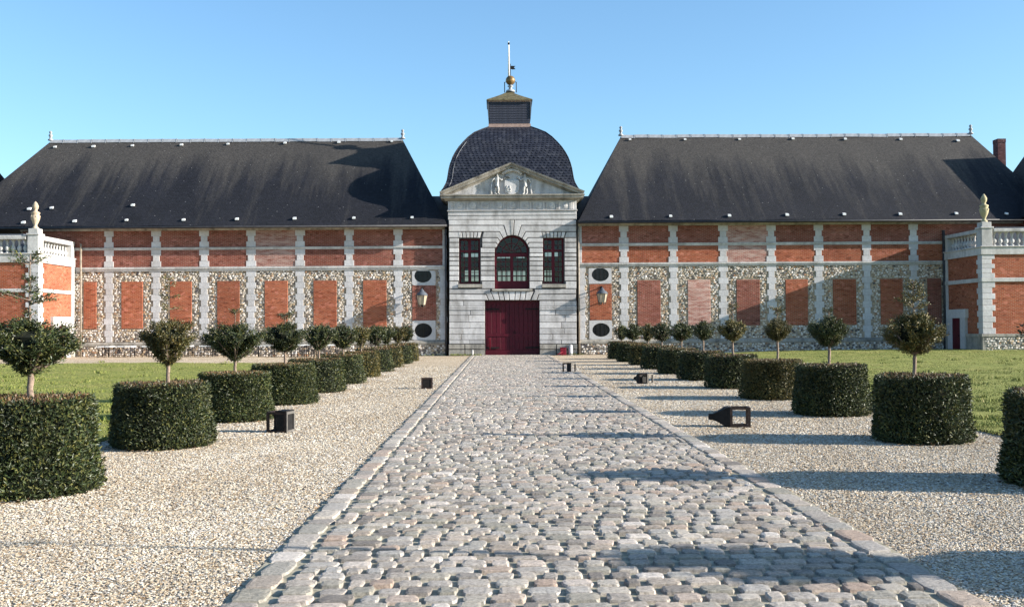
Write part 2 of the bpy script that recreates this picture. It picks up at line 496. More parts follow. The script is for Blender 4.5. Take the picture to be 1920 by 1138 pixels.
M['yew_bronze'] = yew('yew_leaf_bronze', (0.06, 0.035, 0.014), (0.12, 0.065, 0.028), (0.20, 0.12, 0.05))
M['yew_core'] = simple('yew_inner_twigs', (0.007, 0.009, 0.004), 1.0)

# ------------------------------------------------------------------ ground
def smooth(t):
    t = np.clip(t, 0, 1); return t * t * (3 - 2 * t)
def gh(x, y):
    """the court rises very slightly towards the corner pavilions"""
    x = np.asarray(x, float); y = np.asarray(y, float)
    return 0.20 * smooth((y - 36) / 20) * smooth((x - 8.5) / 10) + 0.10 * smooth((y - 38) / 20) * smooth((-x - 7) / 12)

def sheet(name, x0, x1, y0, y1, nx, ny, mat, z=0.0, noise=0.0):
    xs = np.linspace(x0, x1, nx + 1); ys = np.linspace(y0, y1, ny + 1)
    X, Y = np.meshgrid(xs, ys)
    Z = gh(X, Y) + z
    if noise: Z = Z + rng.normal(0, noise, Z.shape)
    V = np.stack([X.ravel(), Y.ravel(), Z.ravel()], 1)
    i = np.arange(ny)[:, None] * (nx + 1) + np.arange(nx)[None, :]
    Fc = np.stack([i, i + 1, i + nx + 2, i + nx + 1], -1).reshape(-1, 4)
    o = bpy.data.objects.new(name, np_mesh(name, V, Fc, mat, smooth=True)); COL.objects.link(o)
    o['kind'] = 'structure'
    return o

WY = 63.0            # front face of the two wings
PY = 62.65           # front face of the gatehouse
RX0, RX1 = -1.68, 2.92   # drive edges
g = sheet('ground', -900, 900, -300, 1500, 4, 4, M['earth'], z=-0.06)
for p in g.data.vertices: p.co.z = -0.06
sheet('gravel_court', -40, 42, -6, 64, 82, 70, M['gravel_ground'])
sheet('lawn', -40, -6.0, -6, 50.8, 60, 100, M['lawn'], z=0.035, noise=0.012)
sheet('lawn', 7.55, 42, -6, 60.6, 60, 110, M['lawn'], z=0.035, noise=0.012)

# ------------------------------------------------------------------ wings
def flint_mesh(name, rects, holes, y, mat, parent, seed=1, cw=0.150, ch=0.120, dark=0.0, origin=None):
    r = np.random.default_rng(seed)
    pts = []
    for (x0, x1, z0, z1) in rects:
        nz = max(1, int(round((z1 - z0) / ch))); nx = max(1, int(round((x1 - x0) / cw)))
        for j in range(nz):
            for i in range(nx + 1):
                pts.append((x0 + (i + (0.5 if j % 2 else 0.0)) * cw, z0 + (j + 0.5) * (z1 - z0) / nz, x0, x1))
    P = np.array(pts)
    P[:, 0] += r.uniform(-0.045, 0.045, len(P)); P[:, 1] += r.uniform(-0.03, 0.03, len(P))
    ok = (P[:, 0] > P[:, 2] + 0.05) & (P[:, 0] < P[:, 3] - 0.05)
    for (x0, x1, z0, z1) in holes:
        ok &= ~((P[:, 0] > x0 - 0.05) & (P[:, 0] < x1 + 0.05) & (P[:, 1] > z0 - 0.04) & (P[:, 1] < z1 + 0.04))
    P = P[ok]; n = len(P)
    k = 6
    ang = np.linspace(0, 2 * pi, k, endpoint=False)[None, :] + r.uniform(0, 1, (n, 1)) + r.uniform(-0.3, 0.3, (n, k))
    rx = r.uniform(0.054, 0.090, (n, 1)) * r.uniform(0.8, 1.15, (n, k)); rz = rx * r.uniform(0.62, 0.9, (n, 1))
    dep = r.uniform(0.012, 0.042, (n, 1))
    ox = P[:, :1] + rx * np.cos(ang); oz = P[:, 1:2] + rz * np.sin(ang)
    ix = P[:, :1] + rx * 0.72 * np.cos(ang) + r.uniform(-.012, .012, (n, k)); iz = P[:, 1:2] + rz * 0.72 * np.sin(ang)
    outer = np.stack([ox, np.full_like(ox, y + 0.002), oz], -1)
    inner = np.stack([ix, y - dep + r.uniform(-.012, .012, (n, k)), iz], -1)
    V = np.concatenate([outer, inner], 1).reshape(-1, 3)
    fs = []
    for i in range(k):
        j = (i + 1) % k
        fs += [(i, j, k + j), (i, k + j, k + i)]
    fs += [(k, k + i, k + i + 1) for i in range(1, k - 1)]
    fs = np.array(fs)
    Fc = (fs[None] + (np.arange(n) * 2 * k)[:, None, None]).reshape(-1, 3)
    pal = np.array([(0.64, 0.58, 0.53), (0.58, 0.50, 0.42), (0.48, 0.36, 0.24), (0.36, 0.20, 0.12), (0.09, 0.08, 0.085), (0.28, 0.25, 0.24), (0.72, 0.68, 0.65)])
    pr = np.array([0.27, 0.24, 0.15, 0.06, 0.07 + dark, 0.06, 0.15]); pr /= pr.sum()
    c = pal[r.choice(len(pal), n, p=pr)] * r.uniform(0.85, 1.12, (n, 1))
    colr = np.repeat(c, 2 * k, 0)
    org = origin
    V = V - np.array(org)
    o = bpy.data.objects.new(name, np_mesh(name, V, Fc, mat, colr)); COL.objects.link(o)
    place(o, org, parent)
    o['kind'] = 'stuff'
    return o

def P2(px, py, Y): p = at(px, py, Y); return (p.x, p.z)

QS = {}
def chain(parent, xc, z0, z1, y, proud, first_wide, nb, w_wide=0.56, w_nar=0.37):
    """a vertical chain of dressed stones, wide and narrow by turns"""
    h = (z1 - z0) / nb
    for i in range(nb):
        w = w_wide if (i % 2 == 0) == first_wide else w_nar
        w += random.uniform(-0.02, 0.02)
        key = (round(w, 2), round(h, 3))
        if key not in QS:
            mb = MB(); mb.cbox(-key[0] / 2, key[0] / 2, 0, proud + 0.05, 0.003, h - 0.003, 0.008)
            QS[key] = mesh_from('quoin_stone', mb, M['quoin'])
        o = bpy.data.objects.new('quoin_stone', QS[key]); COL.objects.link(o)
        place(o, (xc + random.uniform(-0.008, 0.008), y - proud + random.uniform(-0.004, 0.004), z0 + i * h), parent)

def roof(parent, xe0, xe1, xr0, xr1, ze, zr, yf, yb, yr, mat):
    """hipped slate roof, front slope slightly uneven"""
    mb = MB()
    nx, ny = 60, 16
    rr = random.Random(5)
    low = [[rr.uniform(-1, 1) for _ in range(20)] for _ in range(8)]
    def wob(u, v):
        a, b = u * 18.99, v * 6.99
        i, j = int(a), int(b); fu, fv = a - i, b - j
        return ((low[j][i] * (1 - fu) + low[j][i + 1] * fu) * (1 - fv) + (low[j + 1][i] * (1 - fu) + low[j + 1][i + 1] * fu) * fv)
    vs = []
    for j in range(ny + 1):
        v = j / ny
        xa, xb = xe0 + (xr0 - xe0) * v, xe1 + (xr1 - xe1) * v
        for i in range(nx + 1):
            u = i / nx
            e = 0 if (i in (0, nx)) else 0.03 * wob(u, v)
            vs.append((xa + (xb - xa) * u, yf + (yr - yf) * v - e * 0.75, ze + (zr - ze) * v + e * 0.6))
    fs = [(j * (nx + 1) + i, j * (nx + 1) + i + 1, (j + 1) * (nx + 1) + i + 1, (j + 1) * (nx + 1) + i) for j in range(ny) for i in range(nx)]
    mb.add(vs, fs, True)
    # other three slopes, eaves soffit and edge
    t = 0.12
    A, B, C_, D = (xe0, yf, ze), (xe1, yf, ze), (xe1, yb, ze), (xe0, yb, ze)
    r_0, r_1 = (xr0, yr, zr), (xr1, yr, zr)
    mb.add([B, C_, r_1], [(0, 1, 2)]); mb.add([D, A, r_0], [(0, 1, 2)]); mb.add([C_, D, r_0, r_1], [(0, 1, 2, 3)])
    mb.add([A, B, C_, D] + [(p[0], p[1], p[2] - t) for p in (A, B, C_, D)],
           [(0, 4, 5, 1), (1, 5, 6, 2), (2, 6, 7, 3), (3, 7, 4, 0), (7, 6, 5, 4)])
    return build('roof', mb, mat, parent)

def on_slope(px, py, ze, zr, yf, yr):
    a = Vector((0, yf, ze)); d = Vector((0, yr - yf, zr - ze)); n = Vector((0, -d.z, d.y))
    q = ray(px, py)
    t = (a - EYE).dot(n) / q.dot(n)
    return EYE + q * t

EAVE_O, ROOF_B, ROOF_R = 0.72, WY + 13.6, WY + 6.5
def wing(side):
    L = side == 'left'
    T = 'left' if L else 'right'
    lab = ('brick and flint wing with blind windows, between the sunlit pavilion face and the gatehouse'
           if L else 'brick and flint wing with a diagonal shadow on its wall, between gatehouse and chimney')
    if L: xA, xB = FX(40, WY), FX(838, WY)
    else: xA, xB = FX(1084, WY), FX(1990, WY)
    root = thing('stable_wing', lab, 'building', ((xA + xB) / 2, WY, 0), 'wings of the stable court')
    mid = 492 if L else 1400
    zz = lambda py: FZ(mid, py, WY)
    if L: lv = dict(eave=424, ctop=424, btop=432, m1a=463, m1b=468, m2a=499.5, m2b=507.5, ptop=527, pbot=614.5, pl=640)
    else: lv = dict(eave=414, ctop=414, btop=422.5, m1a=454.5, m1b=460, m2a=491, m2b=498, ptop=524.5, pbot=610, pl=634.5)
    z = {k_: zz(v) for k_, v in lv.items()}
    build('wall', MB().box(xA, xB, WY, WY + 12.9, -0.1, z['eave'] + 0.1), M['flint_mortar'], root)
    # chains of dressed stone
    cx = [204.5, 293, 383, 471, 563, 655, 747] if L else [1170.5, 1263, 1356.5, 1447, 1536, 1626, 1714]
    CX = [FX(c, WY) for c in cx]
    for xc in CX:
        chain(root, xc, z['m1a'] + 0.0, z['btop'], WY, 0.035, True, 3)
        chain(root, xc, z['m2a'], z['m1b'], WY, 0.035, True, 3)
        chain(root, xc, z['pl'] + 0.0, z['m2b'], WY, 0.035, False, 12)
    # half chain against the gatehouse
    xe = xB - 0.12 if L else xA + 0.12
    chain(root, xe, z['m1a'], z['btop'], WY, 0.03, True, 3, 0.24, 0.24)
    chain(root, xe, z['m2a'], z['m1b'], WY, 0.03, True, 3, 0.24, 0.24)
    chain(root, xe + (-0.1 if L else 0.1), z['pl'], z['m2b'], WY, 0.03, False, 12, 0.46, 0.34)
    # brick bands between the chains, two rows
    edges = [xA] + CX + [xB]
    pale = {(4, 0), (4, 1)} if L else {(3, 0), (3, 1)}
    rr = random.Random(3)
    for i in range(len(edges) - 1):
        for row, (za, zb) in enumerate(((z['m1b'], z['btop']), (z['m2b'], z['m1a']))):
            mt = M['brick_pale'] if (i, row) in pale else (M['brick_red'] if (row == 0 or L) else M['brick'])
            build('brick_band', MB().box(edges[i] + 0.1, edges[i + 1] - 0.1, WY - 0.012, WY + 0.05, za + 0.0, zb - 0.0), mt, root)
    # blind windows filled with brick
    blind = [(157, 181), (228, 268), (319, 359.5), (407.5, 449), (496.5, 539.5), (588, 631), (681, 724.5)] if L else \
            [(1195, 1238), (1289.5, 1331.5), (1381, 1424.5), (1473, 1514.5), (1562, 1605), (1651, 1692.5), (1739, 1765)]
    holes = []
    for j, (a, b) in enumerate(blind):
        x0, x1 = FX(a, WY), FX(b, WY)
        mt = M['brick_pale'] if ((not L) and j == 1) else (M['brick'] if L else (M['brick_red'] if j in (0, 2, 6) else M['brick']))
        build('brick_panel', MB().cbox(x0, x1, WY - 0.045, WY + 0.05, z['pbot'], z['ptop'], 0.012), mt, root)
        holes.append((x0, x1, z['pbot'], z['ptop']))
    for xc in CX: holes.append((xc - 0.27, xc + 0.27, 0, 8))
    # end bay with the two oval windows
    if L: ov = [(793, 517, 16.2, 13), (793.8, 619.5, 16.4, 13.6)]; slab = [(773, 817, 508, 535), (773, 816.5, 601, 638)]; pan = (773, 818, 535.5, 600.5)
    else: ov = [(1125.5, 515, 16.2, 12.6), (1127, 618.5, 16.5, 12.8)]; slab = [(1104, 1147, 503, 532), (1104.5, 1147, 600.5, 637)]; pan = (1105.7, 1146.5, 532.5, 600)
    for (cxp, cyp, a, b), (s0, s1, t0, t1) in zip(ov, slab):
        c = at(cxp, cyp, WY); A, B = a / F * WY, b / F * WY
        x0, x1 = FX(s0, WY), FX(s1, WY); z1, z0 = FZ(cxp, t0, WY), FZ(cxp, t1, WY)
        z0 = max(z0, z['pl'] + 0.01); z1 = min(z1, z['m2b'])
        holes.append((x0, x1, z0, z1))
        mb = MB()                                           # slab with an elliptical hole
        n = 40
        inn = [(c.x + A * cos(2 * pi * i / n), c.z + B * sin(2 * pi * i / n)) for i in range(n)]
        outp = []
        for (x, zc) in inn:
            dx, dz = x - c.x, zc - c.z
            sx_ = ((x1 if dx > 0 else x0) - c.x) / dx if abs(dx) > 1e-6 else 1e9
            sz_ = ((z1 if dz > 0 else z0) - c.z) / dz if abs(dz) > 1e-6 else 1e9
            s_ = min(sx_, sz_); outp.append((c.x + dx * s_, c.z + dz * s_))
        yf = WY - 0.04
        vs = [(p[0], yf, p[1]) for p in outp] + [(p[0], yf, p[1]) for p in inn] + [(p[0], yf + 0.22, p[1]) for p in inn] + [(p[0], yf + 0.09, p[1]) for p in outp]
        fs = []
        for i in range(n):
            j = (i + 1) % n
            fs += [(i, j, n + j, n + i), (n + i, n + j, 2 * n + j, 2 * n + i), (3 * n + i, 3 * n + j, j, i)]
        mb.add(vs, fs)
        sl = build('oval_window', mb, M['quoin'], root)
        mb = MB(); pts = [(c.x + (A - .01) * cos(2 * pi * i / n), c.z + (B - .01) * sin(2 * pi * i / n)) for i in range(n)]
        mb.prism(pts, WY - 0.012, WY - 0.004)
        build('pane', mb, M['dark_glass'], sl)
        mb = MB()
        for q in (-0.5, 0.0, 0.5):
            h = B * math.sqrt(1 - q * q) - 0.012
            mb.box(c.x + q * A - 0.012, c.x + q * A + 0.012, WY - 0.03, WY - 0.013, c.z - h, c.z + h)
        mb.box(c.x - A + .015, c.x + A - .015, WY - 0.026, WY - 0.0135, c.z - 0.01, c.z + 0.01)
        b_ = build('window_bars', mb, M['iron'], sl); 
    x0, x1 = FX(pan[0], WY), FX(pan[1], WY)
    za, zb = FZ(795 if L else 1126, pan[3], WY), FZ(795 if L else 1126, pan[2], WY)
    build('brick_panel', MB().cbox(x0, x1, WY - 0.03, WY + 0.05, za, zb, 0.01), M['brick_red'] if L else M['brick'], root)
    holes.append((x0, x1, za, zb))
    # flint work above the plinth
    hx = (xB - 0.34, xB + 1) if L else (xA - 1, xA + 0.34)
    holes.append((hx[0], hx[1], 0, 8))
    flint_mesh('flint_facing', [(xA, xB, z['pl'] + 0.02, z['m2a'] - 0.02)], holes, WY, M['flint'], root, seed=5 if L else 6, origin=((xA + xB) / 2, WY, 1))
    # plinth, its ledge, and flint facing of the plinth
    build('plinth', MB().box(xA, xB, WY - 0.10, WY + 0.02, -0.1, z['pl'] - 0.22), M['flint_mortar'], root)
    mb = MB(); mb.add([(xA, WY + 0.01, z['pl']), (xB, WY + 0.01, z['pl']), (xB, WY - 0.06, z['pl'] - 0.02), (xA, WY - 0.06, z['pl'] - 0.02), (xA, WY - 0.14, z['pl'] - 0.09), (xB, WY - 0.14, z['pl'] - 0.09), (xB, WY - 0.14, z['pl'] - 0.22), (xA, WY - 0.14, z['pl'] - 0.22), (xB, WY, z['pl'] - 0.225), (xA, WY, z['pl'] - 0.225)],
           [(3, 2, 1, 0), (4, 5, 2, 3), (7, 6, 5, 4), (9, 8, 6, 7)])
    build('plinth_ledge', mb, M['dirty_stone'], root)
    flint_mesh('plinth_flints', [(xA, xB, 0.02, z['pl'] - 0.26)], [], WY - 0.10, M['flint'], root, seed=8, dark=0.25, origin=((xA + xB) / 2, WY - .1, 0))
    # string courses in lengths, moulded cornice below the eaves
    def course(name, za, zb, proud, mt):
        x = xA
        while x < xB - 0.05:
            x2 = min(xB, x + random.uniform(1.7, 2.6))
            if xB - x2 < 0.5: x2 = xB
            mb = MB(); h = zb - za
            pr = [(WY + 0.05, za), (WY - proud * 0.6, za), (WY - proud * 0.65, za + h * 0.35), (WY - proud, za + h * 0.5), (WY - proud, za + h * 0.92), (WY + 0.05, zb)]
            vs = [(xx, p[0], p[1]) for xx in (x + 0.004, x2 - 0.004) for p in pr]
            n = len(pr)
            mb.add(vs, [(i, (i + 1) % n, n + (i + 1) % n, n + i) for i in range(n)] + [tuple(range(n - 1, -1, -1)), tuple(range(n, 2 * n))])
            build(name, mb, mt, root); x = x2
    course('string_course', z['m1b'], z['m1a'], 0.10, M['limestone'])
    course('string_course', z['m2b'], z['m2a'], 0.13, M['limestone'])
    course('eaves_cornice', z['btop'], z['ctop'] - 0.02, 0.30, M['dirty_stone'])
    # roof
    yf = WY - EAVE_O; ze = FZ(mid, lv['eave'] - 1.5, yf)
    zr = FZ(425, 264, ROOF_R) if L else FZ(1490, 255, ROOF_R)
    if L: xe0, xe1, xr0, xr1 = FX(-105, yf), FX(838, yf, 415), FX(95, ROOF_R, 268), FX(755, ROOF_R, 255)
    else: xe0, xe1, xr0, xr1 = FX(1085, yf, 415), FX(2000, yf), FX(1164, ROOF_R, 250), FX(1820, ROOF_R, 254)
    rf = roof(root, xe0, xe1, xr0, xr1, ze, zr, yf, ROOF_B, ROOF_R, M['slate'])
    # gutter
    mb = MB().tube([(xe0 + 0.02, yf - 0.06, ze - 0.09), (xe1 - 0.02, yf - 0.06, ze - 0.09)], 0.06, 8)
    build('gutter', mb, M['gutter'], root)
    # ridge covering in lengths of lead, each with its roll
    n = 25; ln = (xr1 - xr0) / n
    mb = MB()
    prof = [(0.20, -0.18), (0.09, -0.02), (0.05, 0.05), (-0.05, 0.05), (-0.09, -0.02), (-0.20, -0.18)]
    vs = [(xx, p[0], p[1]) for xx in (0.01, ln - 0.012) for p in prof]
    mb.add(vs, [(i, i + 1, 6 + i + 1, 6 + i) for i in range(5)] + [(0, 6, 11, 5)])
    sc_ = 1.18
    vs = [(xx, p[0] * sc_, p[1] * sc_ + 0.005) for xx in (ln - 0.07, ln - 0.02) for p in prof]
    mb.add(vs, [(i, i + 1, 6 + i + 1, 6 + i) for i in range(5)] + [(0, 1, 2, 3, 4, 5), (11, 10, 9, 8, 7, 6)])
    mr = mesh_from('ridge_cap', mb, M['lead'])
    for i in range(n):
        o = bpy.data.objects.new('ridge_cap', mr); COL.objects.link(o)
        place(o, (xr0 + i * ln, ROOF_R, zr + 0.06 + random.uniform(-0.012, 0.012)), rf)
        o.rotation_euler = (0, random.uniform(-0.012, 0.012), 0)
    for xx in (xr0, xr1):
        mb = MB().lathe([(0.16, 0), (0.18, 0.06), (0.10, 0.12), (0.07, 0.22), (0.13, 0.30), (0.12, 0.38), (0.05, 0.43), (0.09, 0.5), (0.10, 0.56), (0.03, 0.64)], xx, ROOF_R, 12)
        mb.v = [(a, b, c_ + zr + 0.05) for a, b, c_ in mb.v]
        build('finial', mb, M['lead'], rf)
    # small white roof hooks
    if L: hooks = [(45, 418.5), (141, 416), (238, 414), (345, 413.5), (445, 412), (553, 411), (664, 410), (773, 409), (104, 277), (176, 276), (249, 274.5), (341, 273), (428, 271.5), (535, 269.5), (636, 268), (735, 266.5), (250, 386), (98, 391), (56, 393)]
    else: hooks = [(1146, 407.5), (1257, 406.5), (1367, 405.5), (1475, 404), (1582, 403), (1687, 402.5), (1792, 401.5), (1181, 263), (1284, 263), (1386, 262.5), (1486, 261.5), (1584, 262), (1688, 262.5), (1795, 265), (1886, 402)]
    mb = MB()
    mb.add([(-0.10, 0.12, 0.10), (0.10, 0.12, 0.10), (0.13, -0.16, 0.02), (-0.13, -0.16, 0.02), (-0.13, -0.16, -0.12), (0.13, -0.16, -0.12), (0.10, 0.12, -0.05), (-0.10, 0.12, -0.05)],
           [(3, 2, 1, 0), (4, 5, 2, 3), (5, 6, 1, 2), (7, 4, 3, 0), (7, 6, 5, 4)])
    mh = mesh_from('roof_vent', mb, M['white_metal'])
    for (hx_, hy_) in hooks:
        p = on_slope(hx_, hy_, ze, zr, yf, ROOF_R)
        o = bpy.data.objects.new('roof_vent', mh); COL.objects.link(o)
        place(o, p + Vector((0, -0.05, 0.05)), rf)
        o.scale = (random.uniform(0.62, 0.78),) * 3
    # drainpipes
    def pipe(px, ytop, off, mt, r=0.055, plane=WY):
        x = FX(px, plane - off, 560); zt = FZ(px, ytop, plane - off)
        mb = MB().tube([(x, plane - off, 0.02), (x, plane - off, zt)], r, 10)
        q = build('drainpipe', mb, mt, root)
        for i in range(4):
            zc = zt * (0.1 + 0.28 * i)
            build('pipe_clip', MB().lathe([(r + 0.018, zc - 0.035), (r + 0.018, zc + 0.035)], x, plane - off, 10), mt, q)
    if L: pipe(151.5, 457, 0.2, M['pipe_pale']); pipe(836, 425, 0.22, M['pipe_dark'])
    else: pipe(1771, 432, 0.2, M['pipe_dark'], 0.08); pipe(1085.5, 425, 0.22, M['pipe_pale'])
    return dict(root=root, z=z, ze=ze, zr=zr, xr=(xr0, xr1))

WL = wing('left')
WR = wing('right')

# ------------------------------------------------------------------ gatehouse
GX = FX(961, PY)
gate = thing('gatehouse', 'pale stone gatehouse with pediment, square slate dome and dark red doors', 'building', (GX, PY, 0))
def mir(pts): return [(1922.5 - x - 0.5, y) for x, y in pts][::-1]       # mirrored about the gate's axis
def Pz(pts, Y=PY): return [P2(x, y, Y) for x, y in pts]
wmb = MB()
def wrect(x0, x1, y0, y1, a=0.0, b=0.6):
    A = at(x0, y1, PY); B = at(x1, y0, PY)
    zlo = FZ(961, y1, PY) if y1 < 660 else -0.1
    wmb.box(FX(x0, PY), FX(x1, PY), PY + a, PY + b, zlo, FZ(961, y0, PY))
XB = [842, 861, 900.5, 928, 992, 1018.4, 1057.7, 1081]
WT, WB_, ARCH, SILL, DT = 447, 532, 473.5, 541.7, 563.5
for a, b in ((0, 1), (2, 3), (4, 5), (6, 7)): wrect(XB[a], XB[b], 396, DT)
for a, b in ((1, 2), (5, 6)): wrect(XB[a], XB[b], 396, WT); wrect(XB[a], XB[b], WB_, DT)
wrect(928, 992, SILL, DT)
wrect(842, 909.4, DT, 668); wrect(1011, 1081, DT, 668)
na = 16
arc = [(960 + 32 * cos(pi * i / na), ARCH - 32 * sin(pi * i / na)) for i in range(na + 1)]
for i in range(na):
    (xa, ya), (xb, yb) = arc[i], arc[i + 1]
    wmb.prism(Pz([(xa, ya), (xa, 396), (xb, 396), (xb, yb)]), PY, PY + 0.6)
# rest of the building: sides, back with openings, floors
gx0, gx1 = FX(842, PY), FX(1081, PY)
zt_ = FZ(961, 396, PY)
DEEP = 8.3
wmb.box(gx0, gx0 + 0.6, PY + 0.6, PY + DEEP, -0.1, zt_); wmb.box(gx1 - 0.6, gx1, PY + 0.6, PY + DEEP, -0.1, zt_)
YB = PY + DEEP
OPEN = [(871, 900, 506, 528), (933, 986, 507, 529), (1019, 1037, 507, 529), (866, 897, 475, 483), (933, 957, 478, 485), (969, 984, 478, 485), (1022, 1052, 474, 483)]
cols = sorted({gx0 + 0.6, gx1 - 0.6} | {FX(q, YB) for o_ in OPEN for q in o_[:2]})
for xa, xb in zip(cols[:-1], cols[1:]):
    xm_ = (xa + xb) / 2
    cuts = sorted((FZ(961, o_[3], YB), FZ(961, o_[2], YB)) for o_ in OPEN if FX(o_[0], YB) < xm_ < FX(o_[1], YB))
    z_ = -0.1
    for c0, c1 in cuts: wmb.box(xa, xb, YB - 0.5, YB, z_, c0); z_ = c1
    wmb.box(xa, xb, YB - 0.5, YB, z_, zt_)
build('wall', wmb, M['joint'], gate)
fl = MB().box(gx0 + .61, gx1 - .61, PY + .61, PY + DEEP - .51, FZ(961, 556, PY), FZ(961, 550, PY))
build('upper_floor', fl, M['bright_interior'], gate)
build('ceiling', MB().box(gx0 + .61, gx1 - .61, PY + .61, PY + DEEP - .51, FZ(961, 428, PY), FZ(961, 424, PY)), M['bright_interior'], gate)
# rear windows' bars, seen through the front ones
for (q0, q1, t0, t1) in OPEN[:3]:
    mb = MB(); x0, x1, z0, z1 = FX(q0, YB), FX(q1, YB), FZ(961, t1, YB), FZ(961, t0, YB)
    nv = max(3, int(round((x1 - x0) / 0.33)))
    for q in np.linspace(0, 1, nv + 1): mb.box(x0 + q * (x1 - x0) - 0.035, x0 + q * (x1 - x0) + 0.035, YB - 0.3, YB - 0.25, z0, z1)
    for q in np.linspace(0, 1, 3): mb.box(x0, x1, YB - 0.245, YB - 0.2, z0 + q * (z1 - z0) - 0.04, z0 + q * (z1 - z0) + 0.04)
    build('rear_window', mb, M['red_paint'], gate)

# dressed stone courses
def block(pts, proud=0.055, gap=0.025, mat=None, name='ashlar_block'):
    poly = Pz(pts)
    a = sum(poly[i][0] * poly[(i + 1) % len(poly)][1] - poly[(i + 1) % len(poly)][0] * poly[i][1] for i in range(len(poly)))
    if a < 0: poly = poly[::-1]
    pr = proud + random.uniform(-0.006, 0.006)
    return build(name, MB().prism(inset(poly, gap), PY - pr, PY + 0.02, 0.010), mat or M['ashlar'], gate)
def rect(x0, x1, y0, y1, **kw): return block([(x0, y0), (x1, y0), (x1, y1), (x0, y1)], **kw)
half = [  # right half about the arch, pixel polygons
    [(964.3, 412), (1081, 412), (1081, 423), (977.4, 423), (971, 443.2), (962.4, 441.6)],
    [(977.4, 423), (1081, 423), (1081, 434.7), (985.6, 434.7), (978.6, 447.3), (971, 443.2)],
    [(985.6, 434.7), (1015.5, 434.7), (1018.4, 446), (989.3, 446), (984.5, 452.6), (978.6, 447.3)],
    [(1062, 434.7), (1081, 434.7), (1081, 446), (1057.7, 446)],
    [(989.3, 446), (1018.4, 446), (1018.4, 455), (992, 455), (988.6, 459.6), (984.5, 452.6)],
    [(992, 455), (1018.4, 455), (1018.4, 464.5), (991.2, 464.5), (988.6, 459.6)],
]
for pz in half:
    block(pz); block(mir(pz))
block([(955.9, 412), (964.3, 412), (962.4, 441.6), (957.8, 441.6)], proud=0.07)
for (x0, x1) in ((1018.4, 1057.7), (861.2, 900.5)):                       # flat arches over the side windows
    n = 6
    for i in range(n):
        u0_, u1_ = i / n, (i + 1) / n
        bt_ = lambda u: x0 + (x1 - x0) * u
        tp = lambda u: (x0 - 3) + (x1 - x0 + 6) * u
        block([(tp(u0_), 434.7), (tp(u1_), 434.7), (bt_(u1_), 446.5), (bt_(u0_), 446.5)])
ys = [446, 455, 464.5, 474.5, 482, 489.5, 498.5, 507.5, 517, 527]
for i in range(len(ys) - 1):
    a, b = ys[i], ys[i + 1]
    rect(842, 861, a, b); rect(1057.9, 1081, a, b)
    if a >= 464:
        pr = 0.085 if a == 474.5 else 0.045
        rect(900.7, 927.8, a, b, proud=pr); rect(992.2, 1018.2, a, b, proud=pr)
rect(842, 859.5, 527, 541.5); rect(903, 927.8, 527, 541.5); rect(992.2, 1016.5, 527, 541.5); rect(1060, 1081, 527, 541.5)
for (x0, x1) in ((859, 903), (1016, 1060)): rect(x0, x1, 533, 539.5, proud=0.13, gap=0.005, name='window_sill', mat=M['dirty_stone'])
rect(922, 998, 541.8, 545.8, proud=0.15, gap=0.004, name='window_sill', mat=M['dirty_stone'])
xb_ = [927, 937, 946.3, 955, 965, 974, 983.7, 994]; xt_ = [919.6, 933.5, 943, 953.8, 966.2, 977, 986.5, 1001]
for i in range(7): block([(xt_[i], 546), (xt_[i + 1], 546), (xb_[i + 1], 563.3), (xb_[i], 563.3)])
g1 = [(842, 541.5), (920, 541.5), (919.6, 546), (927, 563.3), (916, 563.3), (911.7, 552), (842, 551)]
g2 = [(842, 551), (911.7, 552), (916, 563.3), (842, 563.3)]
for pz in (g1, g2): block(pz); block(mir(pz))
yl = [564, 573.5, 577.3, 581.5, 591, 604, 615.5, 626.5, 637, 644.7]
for i in range(len(yl) - 1):
    a, b = yl[i], yl[i + 1]
    pr = 0.09 if i == 1 else (0.075 if i in (2, 8) else 0.045)
    for (x0, x1) in ((842, 909), (1011.4, 1081)):
        if b - a < 6: rect(x0, x1, a, b, proud=pr, gap=0.006); continue
        s_ = x0 + (x1 - x0) * random.uniform(0.3, 0.7)
        rect(x0, s_ , a, b, proud=pr, gap=0.013); rect(s_, x1, a, b, proud=pr, gap=0.013)
for (x0, x1) in ((841, 909), (1011.4, 1082.5)):
    s_ = [x0, x0 + (x1 - x0) * 0.45, x1]
    for i in range(2):
        rect(s_[i], s_[i + 1], 644.9, 655, proud=0.16, mat=M['dirty_stone'], name='plinth_block')
        rect(s_[i], s_[i + 1], 655, 668, proud=0.18, mat=M['dirty_stone'], name='plinth_block')
